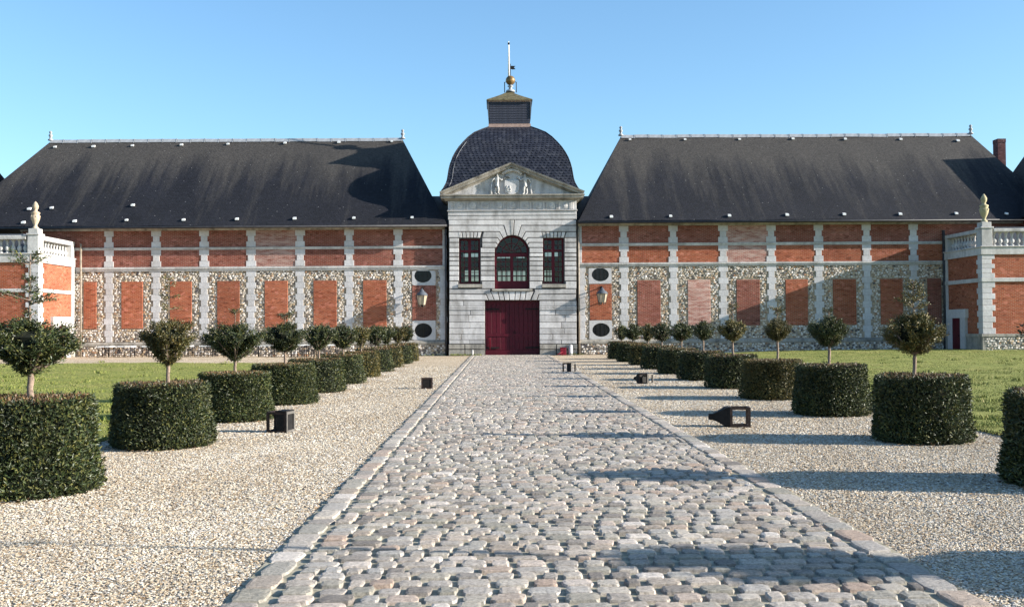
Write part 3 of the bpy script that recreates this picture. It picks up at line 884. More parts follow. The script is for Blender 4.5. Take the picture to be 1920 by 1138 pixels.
# side strips of the projecting front
# entablature
def band(name, x0, x1, y0, y1, proud, mat, back=0.3):
    xa, xb = FX(x0, PY), FX(x1, PY)
    return build(name, MB().cbox(xa, xb, PY - proud, PY + back, FZ(961, y1, PY), FZ(961, y0, PY), 0.015), mat, gate)
band('architrave', 841, 1082, 404.3, 411.8, 0.07, M['ashlar']); band('architrave', 841, 1082, 396.5, 404.1, 0.10, M['ashlar'])
band('architrave', 839.5, 1083.5, 394.2, 396.4, 0.16, M['ashlar'])
band('frieze', 841, 1082, 376.5, 394, 0.05, M['ashlar'])
for i in range(10):
    xm = 849.5 + i * 24.75
    mb = MB()
    for q in (-2.6, 0, 2.6): mb.cbox(FX(xm + q - 0.95, PY), FX(xm + q + 0.95, PY), PY - 0.115, PY - 0.04, FZ(961, 393.4, PY), FZ(961, 379.5, PY), 0.014)
    mb.box(FX(xm - 3.8, PY), FX(xm + 3.8, PY), PY - 0.125, PY - 0.045, FZ(961, 379.4, PY), FZ(961, 377.6, PY))
    build('triglyph', mb, M['ashlar'], gate)
    if i < 9:
        c = at(xm + 12.4, 385.8, PY)
        mb = MB()
        for rr_, d in ((0.19, 0.10), (0.11, 0.13)):
            mb.prism([(c.x + rr_ * cos(2 * pi * j / 14), c.z + rr_ * sin(2 * pi * j / 14)) for j in range(14)], PY - d, PY - 0.045, 0.02)
        build('patera', mb, M['ashlar'], gate)
# horizontal cornice with dentil-like mutules
def cornice_piece(name, x0, x1, za, zb, proud, mat):
    xa, xb = FX(x0, PY), FX(x1, PY)
    h = zb - za
    o_ = proud
    mb = MB()
    levels = [(za, 0.16), (za + h * 0.30, 0.30), (za + h * 0.34, o_ * 0.86), (za + h * 0.72, o_ * 0.88), (za + h * 0.8, o_), (zb, o_)]
    vs = []
    for zc, o2 in levels: vs += [(xa - o2, PY - o2, zc), (xb + o2, PY - o2, zc), (xb + o2, PY + DEEP + o2, zc), (xa - o2, PY + DEEP + o2, zc)]
    fs = []
    for i in range(len(levels) - 1):
        for j in range(4):
            j2 = (j + 1) % 4; fs.append((i * 4 + j, i * 4 + j2, (i + 1) * 4 + j2, (i + 1) * 4 + j))
    t = (len(levels) - 1) * 4
    fs += [(t, t + 1, t + 2, t + 3), (3, 2, 1, 0)]
    mb.add(vs, fs)
    return build(name, mb, mat, gate)
CZ0, CZ1 = FZ(961, 376.5, PY), FZ(961, 366.0, PY)
cornice_piece('cornice', 842, 1081, CZ0, CZ1, 0.50, M['dirty_stone'])
n = 40
# pediment: tympanum and raking cornices
ax, az = FX(960, PY), FZ(960, 304.5, PY - 0.5)
exl, exr = gx0 - 0.50, gx1 + 0.50
pz0 = CZ1 + 0.004
build('tympanum', MB().prism([(gx0 - 0.25, pz0), (gx1 + 0.25, pz0), (ax, az - 0.28)], PY - 0.10, PY + 0.9), M['ashlar'], gate)
def rake(sgn):
    ex = exl if sgn < 0 else exr
    mb = MB()
    d = Vector((ax - ex, az - pz0 - 0.10)).normalized()
    nn = Vector((-d.y, d.x));  nn = nn if nn.y > 0 else -nn
    prof = [(0.0, -0.48, 0.02), (-0.28, 1.0, 0), (0, 0, 0)]
    # section: list of (height along normal below the top, projection)
    sec = [(0.0, 0.52), (0.09, 0.50), (0.12, 0.42), (0.24, 0.40), (0.28, 0.20), (0.36, 0.14)]
    P0 = Vector((ex, pz0 + 0.16)); P1 = Vector((ax, az))
    vs = []
    for base in (P0, P1):
        for (h, o_) in sec:
            if base is P0:
                q = P0 - nn * h
                if q.y < pz0 + 0.002:                         # cut level with the cornice below
                    q = Vector((ex, pz0 + 0.002)) + d * ((h) * 1.0)
                    q.y = pz0 + 0.002
                    q.x = ex + sgn * -1 * (h - 0.14) * abs(1 / nn.x if nn.x else 1) if h > 0.14 else ex
            else:
                q = Vector((ax, az - h / abs(nn.y)))
            vs.append((q.x, PY - o_, q.y))
        for (h, o_) in sec:
            b_ = vs[len(vs) - len(sec)]
            vs.append((vs[-len(sec)][0], PY + 1.2, vs[-len(sec)][2]))
    m = len(sec)
    fs = []
    for i in range(m - 1): fs.append((i, i + 1, 2 * m + i + 1, 2 * m + i))
    fs.append((0, 2 * m, 3 * m, m)); fs.append(tuple(range(m)) + (2 * m - 1, m)); fs.append((m - 1, 2 * m - 1, 4 * m - 1, 3 * m - 1))
    mb.add(vs, fs)
    return build('raking_cornice', mb, M['dirty_stone'], gate)
rake(-1); rake(1)

# carved arms in the tympanum
def carve(pts, y0, y1, mat=M['ashlar'], c=0.02, name='carved_shield'):
    return build(name, MB().prism(Pz(pts, PY), y0, y1, c), mat, gate)
sh = carve([(946, 339), (973, 339), (973.5, 354), (971, 362), (965, 364.5), (959.5, 367), (953, 364.5), (948, 362), (945.5, 354)], PY - 0.24, PY - 0.08, name='carved_shield')
mb = MB()                                                     # worn foliage charge on the shield
for (cx_, cy_, rx_, rz_, a_) in ((952, 356, 3.6, 1.6, 0.6), (956, 353, 1.5, 4.2, 0.1), (950, 352, 1.4, 3.2, -0.4), (954.5, 360, 4.5, 1.4, -0.2), (957, 358, 1.4, 3.5, -0.5)):
    c = at(cx_, cy_, PY); kx, kz = rx_ / F * PY, rz_ / F * PY
    pts = [(c.x + kx * cos(t) * cos(a_) - kz * sin(t) * sin(a_), c.z + kx * cos(t) * sin(a_) + kz * sin(t) * cos(a_)) for t in np.linspace(0, 2 * pi, 9)[:-1]]
    mb.prism(pts, PY - 0.29, PY - 0.23, 0.02)
build('carved_emblem', mb, M['limestone'], sh)
mb = MB()                                                     # scroll and crowning arch above the shield
sw = [at(x, y, PY) for x, y in ((946, 338), (945.5, 333.5), (948.5, 330.6), (953, 331.2), (954.5, 334), (951.5, 335.6))]
mb.tube([(p.x, PY - 0.18, p.z) for p in sw], [0.05, 0.06, 0.065, 0.06, 0.05, 0.03], 8)
sw = [at(x, y, PY) for x, y in ((942, 328), (947, 323), (953, 320.5), (960, 319.5), (967, 320.5), (973, 323), (978, 328))]
mb.tube([(p.x, PY - 0.2, p.z) for p in sw], [0.09, 0.11, 0.12, 0.12, 0.12, 0.11, 0.09], 8)
sw = [at(x, y, PY) for x, y in ((973, 338), (974, 335), (972, 333), (969.5, 334.5))]
mb.tube([(p.x, PY - 0.17, p.z) for p in sw], [0.05, 0.06, 0.05, 0.03], 8)
build('carved_scroll', mb, M['ashlar'], sh)
for (xc, s) in ((931.5, 1), (985, -1)):                      # supporters either side of the shield, standing and holding it
    me = bpy.data.meshes.new('carved_figure')
    J = {'hip': (0, 347, 3.2), 'chest': (1.2 * s, 338, 3.9), 'neck': (1.2 * s, 333, 1.9), 'head': (1.0 * s, 330.2, 2.5), 'crown': (1.0 * s, 326.6, 2.0),
         'sh1': (4.2 * s, 336, 1.9), 'el1': (8.0 * s, 339, 1.5), 'ha1': (11.0 * s, 337.5, 1.2),
         'sh2': (-2.6 * s, 336, 1.9), 'el2': (-7.5 * s, 338, 1.4), 'ha2': (-9.5 * s, 344, 1.2),
         'kn1': (3.0 * s, 355, 2.3), 'an1': (2.5 * s, 363.5, 1.5), 'to1': (5.5 * s, 365.3, 1.2),
         'kn2': (-2.2 * s, 355, 2.3), 'an2': (-3.4 * s, 363.5, 1.5), 'to2': (-0.5 * s, 365.3, 1.2)}
    E = [('hip', 'chest'), ('chest', 'neck'), ('neck', 'head'), ('head', 'crown'), ('chest', 'sh1'), ('sh1', 'el1'), ('el1', 'ha1'), ('chest', 'sh2'), ('sh2', 'el2'), ('el2', 'ha2'),
         ('hip', 'kn1'), ('kn1', 'an1'), ('an1', 'to1'), ('hip', 'kn2'), ('kn2', 'an2'), ('an2', 'to2')]
    keys = list(J); org = at(xc, 366, PY)
    dy = {'chest': -0.02, 'el1': -0.05, 'el2': -0.05, 'kn1': -0.06, 'to1': -0.06, 'to2': -0.06}
    co = []
    for q in keys:
        p = at(xc + J[q][0], J[q][1], PY); co.append((p.x - org.x, -0.22 + dy.get(q, 0), p.z - org.z))
    me.from_pydata(co, [(keys.index(a), keys.index(b)) for a, b in E], [])
    o = bpy.data.objects.new('carved_figure', me); COL.objects.link(o)
    place(o, (org.x, PY, org.z), gate)
    md = o.modifiers.new('skin', 'SKIN')
    for i, q in enumerate(keys):
        r_ = J[q][2] / F * PY
        me.skin_vertices[0].data[i].radius = (r_, r_)
        me.skin_vertices[0].data[i].use_root = q == 'hip'
    sb = o.modifiers.new('smooth', 'SUBSURF'); sb.levels = sb.render_levels = 1
    me.materials.append(M['limestone'])
    # club or drapery tail on the outer side
    mb = MB(); p0, p1, p2 = at(xc - 9.5 * s, 344, PY), at(xc - 10.5 * s, 355, PY), at(xc - 10.5 * s, 365.5, PY)
    mb.tube([(p0.x, PY - 0.2, p0.z), (p1.x, PY - 0.2, p1.z), (p2.x, PY - 0.2, p2.z)], [0.04, 0.055, 0.08], 8)
    build('carved_staff', mb, M['ashlar'], o)
    c = at(xc - 2.5 * s, 321, PY)
    build('carved_mask', MB().sphere((c.x, PY - 0.3, c.z), 0.11, 10, 7), M['limestone'], gate)

# windows of the gatehouse
def window(x0, x1, y0, y1, cols, rows, arched=False, sill_panel=0.0):
    yw = PY + 0.30
    X0, X1 = FX(x0, PY), FX(x1, PY); Z1, Z0 = FZ(961, y0, PY), FZ(961, y1, PY)
    mb = MB(); fwid = 0.10
    xm = (X0 + X1) / 2
    def bar(a, b, c, d, dep=0.09, yy=0.0): mb.box(a, b, yw + yy, yw + yy + dep, c, d)
    panes = []
    if arched:
        zs = FZ(961, ARCH, PY); rad = (X1 - X0) / 2
    else: zs = Z1
    bar(X0, X0 + fwid, Z0, zs); bar(X1 - fwid, X1, Z0, zs)
    bar(X0 + fwid, X1 - fwid, Z0, Z0 + fwid + sill_panel)
    zb = Z0 + fwid + sill_panel
    if arched:
        ztr = zs - 0.02
        bar(X0 + fwid, X1 - fwid, ztr - 0.22, ztr, 0.11, -0.01)
        zt2 = ztr - 0.22
        n = 20
        for i in range(n):                                     # curved head
            a0, a1 = pi * i / n, pi * (i + 1) / n
            mb.prism([(xm + rad * cos(a0), zs + rad * sin(a0)), (xm + rad * cos(a1), zs + rad * sin(a1)), (xm + (rad - .1) * cos(a1), zs + (rad - .1) * sin(a1)), (xm + (rad - .1) * cos(a0), zs + (rad - .1) * sin(a0))], yw, yw + 0.09)
            r2 = rad * 0.56
            mb.prism([(xm + (r2 + .02) * cos(a0), zs + (r2 + .02) * sin(a0)), (xm + (r2 + .02) * cos(a1), zs + (r2 + .02) * sin(a1)), (xm + (r2 - .025) * cos(a1), zs + (r2 - .025) * sin(a1)), (xm + (r2 - .025) * cos(a0), zs + (r2 - .025) * sin(a0))], yw + 0.02, yw + 0.06)
        for i in range(1, 6):
            a = pi * i / 6; dx, dz = cos(a), sin(a)
            mb.prism([(xm + dx * 0.12 - dz * .02, zs + dz * 0.12 + dx * .02), (xm + dx * 0.12 + dz * .02, zs + dz * 0.12 - dx * .02), (xm + dx * (rad - .1) + dz * .02, zs + dz * (rad - .1) - dx * .02), (xm + dx * (rad - .1) - dz * .02, zs + dz * (rad - .1) + dx * .02)], yw + 0.025, yw + 0.065)
        for i in range(6):
            a0, a1 = pi * i / 6 + 0.02, pi * (i + 1) / 6 - 0.02
            for (ra, rb) in ((0.02, rad * 0.56), (rad * 0.56, rad - .06)):
                if ra < 0.1: pts = [(xm, zs)] + [(xm + rb * cos(t), zs + rb * sin(t)) for t in np.linspace(a0, a1, 4)]
                else: pts = [(xm + ra * cos(t), zs + ra * sin(t)) for t in np.linspace(a1, a0, 4)] + [(xm + rb * cos(t), zs + rb * sin(t)) for t in np.linspace(a0, a1, 4)]
                panes.append(pts)
        spans = [(zb, zt2, rows)]
    else:
        bar(X0 + fwid, X1 - fwid, Z1 - fwid, Z1)
        ztr = Z1 - (Z1 - Z0) * 0.27
        bar(X0 + fwid, X1 - fwid, ztr - 0.06, ztr + 0.06, 0.11, -0.01)
        spans = [(zb, ztr - 0.06, rows), (ztr + 0.06, Z1 - fwid, 2)]
    for (za, zb2, nr) in spans:
        bar(xm - 0.09, xm + 0.09, za, zb2, 0.10, -0.005)
        for (xa, xb) in ((X0 + fwid, xm - 0.09), (xm + 0.09, X1 - fwid)):
            nc = cols
            for i in range(1, nc): bar(xa + (xb - xa) * i / nc - .016, xa + (xb - xa) * i / nc + .016, za, zb2, 0.05, 0.02)
            for j in range(1, nr): bar(xa, xb, za + (zb2 - za) * j / nr - .016, za + (zb2 - za) * j / nr + .016, 0.046, 0.022)
            for i in range(nc):
                for j in range(nr):
                    e0, e1 = xa + (xb - xa) * i / nc, xa + (xb - xa) * (i + 1) / nc
                    h0, h1 = za + (zb2 - za) * j / nr, za + (zb2 - za) * (j + 1) / nr
                    panes.append([(e0, h0), (e1, h0), (e1, h1), (e0, h1)])
    w = build('window', mb, M['red_paint'], gate)
    for p in panes:
        pp = build('pane', MB().prism(p, yw + 0.040, yw + 0.045), M['pane'], w)
        pp.rotation_euler = (random.uniform(-.012, .012), 0, random.uniform(-.012, .012))
    return w
window(861, 900.5, WT, WB_, 2, 6)
window(1018.4, 1057.7, WT, WB_, 2, 6)
window(928, 992, 441.5, SILL, 3, 5, arched=True, sill_panel=0.38)
# great doors
dx0, dx1 = FX(909.4, PY), FX(1011, PY); dz1 = FZ(961, DT, PY)
dm = (dx0 + dx1) / 2; yd = PY + 0.34
for s in (0, 1):
    a, b = (dx0, dm - 0.006) if s == 0 else (dm + 0.006, dx1)
    mb = MB()
    mb.box(a, a + 0.13, yd - 0.05, yd + 0.05, 0.02, dz1); mb.box(b - 0.13, b, yd - 0.05, yd + 0.05, 0.02, dz1)
    mb.box(a + .13, b - .13, yd - 0.05, yd + 0.05, 0.02, 0.30); mb.box(a + .13, b - .13, yd - 0.05, yd + 0.05, dz1 - 0.16, dz1)
    cx_ = (a + b) / 2; hw = (b - a) / 2 - 0.13
    nn_ = 12                                                    # arched rail at the head of each leaf
    zsp = dz1 - 0.75
    for i in range(nn_):
        a0, a1 = pi * i / nn_, pi * (i + 1) / nn_
        q = lambda r_, t: (cx_ + r_ * cos(t), zsp + r_ * 0.62 * sin(t))
        mb.prism([q(hw, a0), q(hw, a1), q(hw - .07, a1), q(hw - .07, a0)], yd - 0.035, yd + 0.02)
    mb.box(a + .13, b - .13, yd - 0.045, yd + 0.03, 1.12, 1.26)
    leaf = build('door_leaf', mb, M['door_red'], gate)
    for i in range(5):
        w = (b - a - .26) / 5
        build('plank', MB().cbox(a + .13 + i * w + .004, a + .13 + (i + 1) * w - .004, yd - 0.015 + 0.004 * (i % 2), yd + 0.03, 0.30, dz1 - 0.16, 0.012), M['door_red'], leaf)
for s in (0, 1):
    for zz_ in (0.45, dz1 - 0.5):
        xa = dx0 + .02 if s == 0 else dx1 - .82
        build('door_hinge', MB().box(xa, xa + .8, yd - 0.062, yd - 0.05, zz_ - .04, zz_ + .04), M['iron'], gate)
build('door_ring', MB().tube([(dm + .14 + .06 * cos(t), yd - 0.075, 1.35 + .06 * sin(t)) for t in np.linspace(0, 2 * pi, 11)], .012, 5), M['iron'], gate)
hb = MB().tube([(dx0 + .27, yd - 0.1, 0.35), (dx0 + .27, yd - 0.1, 1.0), (dx0 + .27, yd - 0.1, 1.05)], 0.022, 6)
build('door_bar', hb, M['red_box'], gate)
build('threshold', MB().box(dx0 - 0.1, dx1 + 0.1, PY - 0.15, PY + 0.6, -0.05, 0.03), M['dirty_stone'], gate)
# low roofs linking the gatehouse to the wings
for (xa, xb, nm) in ((gx0 - 1.2, gx0 - 0.02, 0), (gx1 + 0.02, gx1 + 1.2, 1)):
    zt = FZ(826 if nm == 0 else 1092, 371, PY + 3)
    build('link_roof', MB().box(xa, xb, PY + 2.2, PY + 7.0, 6.5, zt), M['lead_dark'], gate)

# the square dome
YC = PY + DEEP / 2
prof_px = [(132, 361.5), (125.5, 353), (120.5, 344), (118, 336), (116.5, 327), (114.8, 317), (112, 306.5), (108, 296), (102.5, 286), (96, 276.5), (88, 267.5), (78, 257.5), (66.5, 249), (52, 243), (39, 238.5)]
DX = FX(958.5, YC - 3)
prof = []
for hw, py in prof_px:
    w = hw * YC / (F + hw); prof.append((w, FZ(958.5, py, YC - w)))
mb = MB()
vs = []
for w, z_ in prof: vs += [(DX - w, YC - w, z_), (DX + w, YC - w, z_), (DX + w, YC + w, z_), (DX - w, YC + w, z_)]
fs = [(i * 4 + j, i * 4 + (j + 1) % 4, (i + 1) * 4 + (j + 1) % 4, (i + 1) * 4 + j) for i in range(len(prof) - 1) for j in range(4)]
t = (len(prof) - 1) * 4; fs.append((t, t + 1, t + 2, t + 3))
mb.add(vs, fs)
dome = build('dome', mb, M['slate_core'], gate)
# pointed slates laid in courses on all four faces
arcl = [0]
for i in range(1, len(prof)): arcl.append(arcl[-1] + math.hypot(prof[i][0] - prof[i - 1][0], prof[i][1] - prof[i - 1][1]))
W_ = [p[0] for p in prof]; Z_ = [p[1] for p in prof]
rowh = 0.165; sw_ = 0.25
V, Fc, colr = [], [], []
nrow = int(arcl[-1] / rowh)
rg = random.Random(4)
for face in range(4):
    ca, sa = [(1, 0), (0, 1), (-1, 0), (0, -1)][face]
    for r_ in range(nrow):
        s0 = arcl[-1] * r_ / nrow; s1 = s0 + rowh * 1.25; sp_ = s0 - 0.07
        w0, z0 = np.interp(s0, arcl, W_), np.interp(s0, arcl, Z_); w1, z1 = np.interp(min(s1, arcl[-1]), arcl, W_), np.interp(min(s1, arcl[-1]), arcl, Z_)
        wp, zp = np.interp(max(sp_, 0), arcl, W_), np.interp(max(sp_, 0), arcl, Z_)
        lift = 0.05
        nsl = max(2, int(round(2 * w0 / sw_)))
        for c_ in range(-1, nsl):
            off = 0.5 if r_ % 2 else 0.0
            a = -w0 + (c_ + off) * 2 * w0 / nsl; b = a + 2 * w0 / nsl
            a, b = max(a, -w0), min(b, w0)
            if b - a < 0.03: continue
            a += 0.006; b -= 0.006
            mid_ = (a + b) / 2; k1 = w1 / w0; lf = lift + rg.uniform(-.006, .010)
            loc = [(a, -(w0 + lf), z0), (mid_, -(wp + lf), zp), (b, -(w0 + lf), z0), (max(min(b * k1, w1), -w1), -(w1 + 0.006), z1), (a * k1, -(w1 + 0.006), z1)]
            base = len(V)
            for (x, y, z_) in loc: V.append((DX + x * ca - y * sa, YC + x * sa + y * ca, z_))
            Fc += [(base, base + 1, base + 2), (base, base + 2, base + 3), (base, base + 3, base + 4)]
V = np.array(V); org = (DX, YC, prof[0][1])
o = bpy.data.objects.new('dome_slates', np_mesh('dome_slates', V - np.array(org), np.array(Fc), M['dome_slate'])); COL.objects.link(o)
place(o, org, dome); o['kind'] = 'stuff'
# lead hips and lightning cable
for (sx_, sy_) in ((-1, -1), (1, -1)):
    build('hip_lead', MB().tube([(DX + sx_ * (w + .02), YC + sy_ * (w + .02), z_ + .02) for w, z_ in prof], 0.03, 6), M['slate_core'], dome)
build('lightning_cable', MB().tube([(DX - w * 0.93, YC - w - 0.06, z_ + .04) for w, z_ in prof[1:11]], 0.009, 5), M['lead'], dome)
# cupola on the dome
lw = 39 / F * YC; lz0 = FZ(958, 237.5, YC - lw)
def sq(w, y, zt, zb, mat, name, par):
    return build(name, MB().box(DX - w, DX + w, YC - w, YC + w, zb, zt), mat, par)
cz = lambda py: FZ(958, py, YC - lw)
base_ = sq(lw * 1.0, 0, cz(232.5), cz(238.5), M['pink_lead'], 'cupola_base', gate)
sq(lw * 0.955, 0, cz(189), cz(232.4), M['lantern_slate'], 'cupola', gate)
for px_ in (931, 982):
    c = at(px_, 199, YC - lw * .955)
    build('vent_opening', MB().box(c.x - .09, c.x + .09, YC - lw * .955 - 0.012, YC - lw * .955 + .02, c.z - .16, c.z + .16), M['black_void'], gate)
for i in range(9):                                             # slate courses of the cupola front
    za = cz(231.5 - i * 4.6); zb = cz(231.5 - (i + 1) * 4.6 - 0.5)
    mb = MB(); w = lw * 0.955
    mb.add([(DX - w, YC - w - 0.028, za), (DX + w, YC - w - 0.028, za), (DX + w, YC - w - 0.006, zb), (DX - w, YC - w - 0.006, zb), (DX - w, YC - w, za), (DX + w, YC - w, za)], [(0, 1, 2, 3), (4, 5, 1, 0)])
    build('slate_course', mb, M['lantern_slate'], gate)
for s in (-1, 1):                                               # flared side boards
    mb = MB(); xo = DX + s * lw * 1.06; xi = DX + s * lw * 0.97; xbm = DX + s * lw * 1.0
    pts = [(xo, cz(188)), (xo, cz(191)), (xbm, cz(222)), (xi, cz(222)), (xi, cz(188))]
    mb.prism(pts, YC - lw * 1.0, YC + lw * 1.0)
    build('side_board', mb, M['lead_dark'], gate)
band_ = MB().box(DX - lw * 1.0, DX + lw * 1.0, YC - lw * 1.02, YC + lw * 1.02, cz(191), cz(188.2))
build('cupola_cornice', band_, M['pink_lead'], gate)
rp = [(1.09, 188), (1.07, 186.2), (0.72, 182), (0.42, 178), (0.2, 174.5), (0.1, 172)]
mb = MB(); vs = []
for q, py in rp: w = lw * q; z_ = FZ(958, py, YC - w); vs += [(DX - w, YC - w, z_), (DX + w, YC - w, z_), (DX + w, YC + w, z_), (DX - w, YC + w, z_)]
fs = [(i * 4 + j, i * 4 + (j + 1) % 4, (i + 1) * 4 + (j + 1) % 4, (i + 1) * 4 + j) for i in range(len(rp) - 1) for j in range(4)]
t = (len(rp) - 1) * 4; fs += [(t, t + 1, t + 2, t + 3), (3, 2, 1, 0)]
mb.add(vs, fs); build('cupola_roof', mb, M['mossy_slate'], gate)
zc = lambda py: FZ(957, py, YC)
fx = FX(957, YC, 150)
pm = YC / F
mb = MB().lathe([(0.30, zc(173.5)), (0.26, zc(170)), (0.12, zc(168.5)), (0.10, zc(164)), (0.20, zc(162.5)), (0.09, zc(160.5)), (0.10, zc(159))], fx, YC, 12)
build('finial_base', mb, M['lead'], gate)
build('finial_ball', MB().sphere((fx, YC, zc(151.5)), 9 * pm, 18, 12), M['gold'], gate)
mb = MB()
for s in (-1, 1):
    mb.tube([(fx + s * 11 * pm, YC, zc(174)), (fx + s * 11 * pm, YC, zc(154.5)), (fx + s * 8.5 * pm, YC, zc(154.5))], 0.03, 6)
build('lightning_frame', mb, M['iron'], gate)
px_ = FX(954, YC, 100)
mb = MB().tube([(px_, YC, zc(145)), (px_, YC, zc(88)), (px_, YC, zc(78))], [0.06, 0.045, 0.02], 8)
build('flagpole', mb, M['white_paint'], gate)
build('pole_band', MB().lathe([(0.06, zc(84.5)), (0.06, zc(80.5))], px_, YC, 8), M['iron'], gate)
vx = FX(957, YC, 130)
mb = MB().tube([(vx, YC, zc(145)), (vx, YC, zc(120))], 0.022, 6)
mb.prism([P2(957.3, 124, YC), P2(966.5, 124.5, YC), P2(963.5, 127, YC), P2(966.5, 130.3, YC), P2(961, 131, YC), P2(957.3, 130, YC)], YC - 0.012, YC + 0.012)
build('weather_vane', mb, M['iron'], gate)

# ------------------------------------------------------------------ corner pavilions with balustraded terraces
BAL = MB().lathe([(0.11, 0), (0.11, 0.07), (0.06, 0.10), (0.075, 0.16), (0.135, 0.26), (0.12, 0.36), (0.06, 0.47), (0.055, 0.60), (0.085, 0.66), (0.06, 0.70), (0.11, 0.74), (0.11, 0.80)], 0, 0, 12)
balm = mesh_from('baluster', BAL, M['limestone'])
def pavilion(side):
    L = side == 'left'
    s = -1 if L else 1
    YF = 58.0
    xc = -24.95 if L else 26.45                                # inner face
    xo = xc + s * 14
    lab = 'low brick corner pavilion with balustraded terrace, its inner face in full sun' if L else \
          'low brick corner pavilion with balustraded terrace and narrow red door in its shaded face'
    root = thing('corner_pavilion', lab, 'building', (xc, YF, 0), 'corner pavilions')
    ref = 70 if L else 1860
    if L: lv = dict(rail=441, balt=449, balb=474.5, base=492, b1=541, b2=547.5, pl=634)
    else: lv = dict(rail=428.5, balt=435, balb=461.5, base=477.5, b1=521, b2=528.5, pl=626)
    z = {k_: FZ(ref, v, YF) for k_, v in lv.items()}
    a, b = min(xc, xo), max(xc, xo)
    yb = WY - 0.15
    build('wall', MB().box(a, b, YF, yb, -0.1, z['base']), M['brick'], root)
    e = 0.06
    def ring(name, z0, z1, e, mat, e2=0.0):
        mb = MB()
        mb.cbox(a - (e if s > 0 else 0), b + (e if s < 0 else 0), YF - e, yb - 0.02, z0, z1, 0.015)
        return build(name, mb, mat, root)
    ring('plinth', -0.1, z['pl'] - 0.16, 0.10, M['dirty_stone']); ring('plinth_ledge', z['pl'] - 0.16, z['pl'], 0.14, M['dirty_stone'])
    ring('string_course', z['b2'], z['b1'], 0.09, M['limestone'])
    ring('terrace_base', z['base'] + 0.001, z['balb'] - 0.06, 0.10, M['limestone']); ring('terrace_cap', z['balb'] - 0.06, z['balb'], 0.16, M['limestone'])
    # plinth flints on the front
    flint_mesh('plinth_flints', [(a, b, 0.02, z['pl'] - 0.2)], [], YF - 0.10, M['flint'], root, seed=21, origin=(xc, YF, 0))
    # corner stones, long on one face then on the other
    def corner(z0, z1, n):
        h = (z1 - z0) / n
        for i in range(n):
            wf, ws = (0.66, 0.45) if i % 2 == 0 else (0.50, 0.62)
            mb = MB()
            xi = xc - s * 0.05                                   # proud of the inner face
            mb.cbox(min(xi, xc + s * wf), max(xi, xc + s * wf), YF - 0.05, YF + ws, z0 + i * h + .004, z0 + (i + 1) * h - .004, 0.015)
            build('corner_stone', mb, M['quoin'], root)
    corner(z['b1'] + .002, z['base'], 5); corner(z['pl'] + .002, z['b2'] - .002, 9)
    # end pier of the side face, next to the wing
    build('end_pier', MB().box(xc - s * 0.05, xc + s * 0.3, yb - 0.42, yb, z['pl'], z['base']), M['quoin'], root)
    # balustrade: pedestal, balusters on both faces, rails
    hb = z['balt'] - z['balb']; sc_ = hb / 0.80
    zb = z['balb']
    ped = MB(); ped.cbox(min(xc - s * 0.03, xc + s * 0.56), max(xc - s * 0.03, xc + s * 0.56), YF - 0.05, YF + 0.60, zb, z['rail'] + 0.005, 0.015)
    ped.cbox(min(xc - s * 0.08, xc + s * 0.62), max(xc - s * 0.08, xc + s * 0.62), YF - 0.10, YF + 0.66, z['rail'] + 0.005, z['rail'] + 0.10, 0.02)
    ped.cbox(min(xc + s * 0.00, xc + s * 0.53), max(xc + s * 0.00, xc + s * 0.53), YF - 0.02, YF + 0.56, z['rail'] + 0.10, z['rail'] + 0.36, 0.02)
    pd = build('pedestal', ped, M['limestone'], root)
    def put(x, y):
        o = bpy.data.objects.new('baluster', balm); COL.objects.link(o)
        place(o, (x, y, zb), root); o.scale = (1, 1, sc_); o.rotation_euler = (0, 0, random.uniform(0, 6))
    yS = YF + 0.68
    n = 10
    for i in range(n): put(xc + s * 0.30, yS + 0.12 + i * (yb - 0.55 - yS - 0.1) / (n - 1))
    for i in range(12): put(xc + s * (0.78 + 0.33 * i), YF + 0.25)
    build('terrace_rail', MB().cbox(min(xc - s * .05, xc + s * .6), max(xc - s * .05, xc + s * .6), yS - 0.06, yb - 0.02, z['balt'], z['rail'], 0.03), M['limestone'], root)
    build('terrace_rail', MB().cbox(min(xc + s * 0.64, xo), max(xc + s * 0.64, xo), YF - 0.05, YF + 0.55, z['balt'], z['rail'], 0.03), M['limestone'], root)
    build('end_pedestal', MB().box(xc - s * .03, xc + s * .58, yb - 0.42, yb - 0.03, zb, z['balt'] - .001), M['limestone'], root)
    build('terrace_roof', MB().box(min(xc + s * 1.5, xo), max(xc + s * 1.5, xo), YF + 1.6, yb - 0.01, z['balb'], z['rail'] + 0.22), M['lead_dark'], root)
    # urn
    zu = z['rail'] + 0.36; uy = YF + 0.27; ux = xc + s * 0.265
    hu = FZ(ref - 3 if L else 1848, 378 if L else 364, uy) - zu
    U = [(0.20, 0), (0.21, 0.04), (0.12, 0.09), (0.10, 0.14), (0.17, 0.22), (0.25, 0.34), (0.29, 0.46), (0.22, 0.52), (0.27, 0.56), (0.27, 0.60), (0.13, 0.64), (0.10, 0.68), (0.17, 0.75), (0.19, 0.83), (0.13, 0.92), (0.03, 1.0)]
    mb = MB().lathe([(r_ * .88, zu + t_ * hu) for r_, t_ in U], ux, uy, 14)
    ur = build('urn', mb, M['urn_stone'] if L else M['urn_lichen'], root)
    mb = MB()
    for i in range(6):
        an = i * pi / 3
        mb.sphere((ux + 0.215 * cos(an), uy + 0.215 * sin(an), zu + hu * 0.45), 0.06, 8, 6)
    sw_o = build('urn_swag', mb, M['urn_stone'] if L else M['urn_lichen'], ur); sw_o['kind'] = 'stuff'
    # side door
    y0, y1 = (59.75, 62.0) if L else (59.95, 62.25)
    dt = FZ(1800, 580, 61) if not L else FZ(110, 594, 60.5)
    xf = xc - s * 0.17
    mb = MB()
    A_, B_ = min(xf, xc + s * .1), max(xf, xc + s * .1)
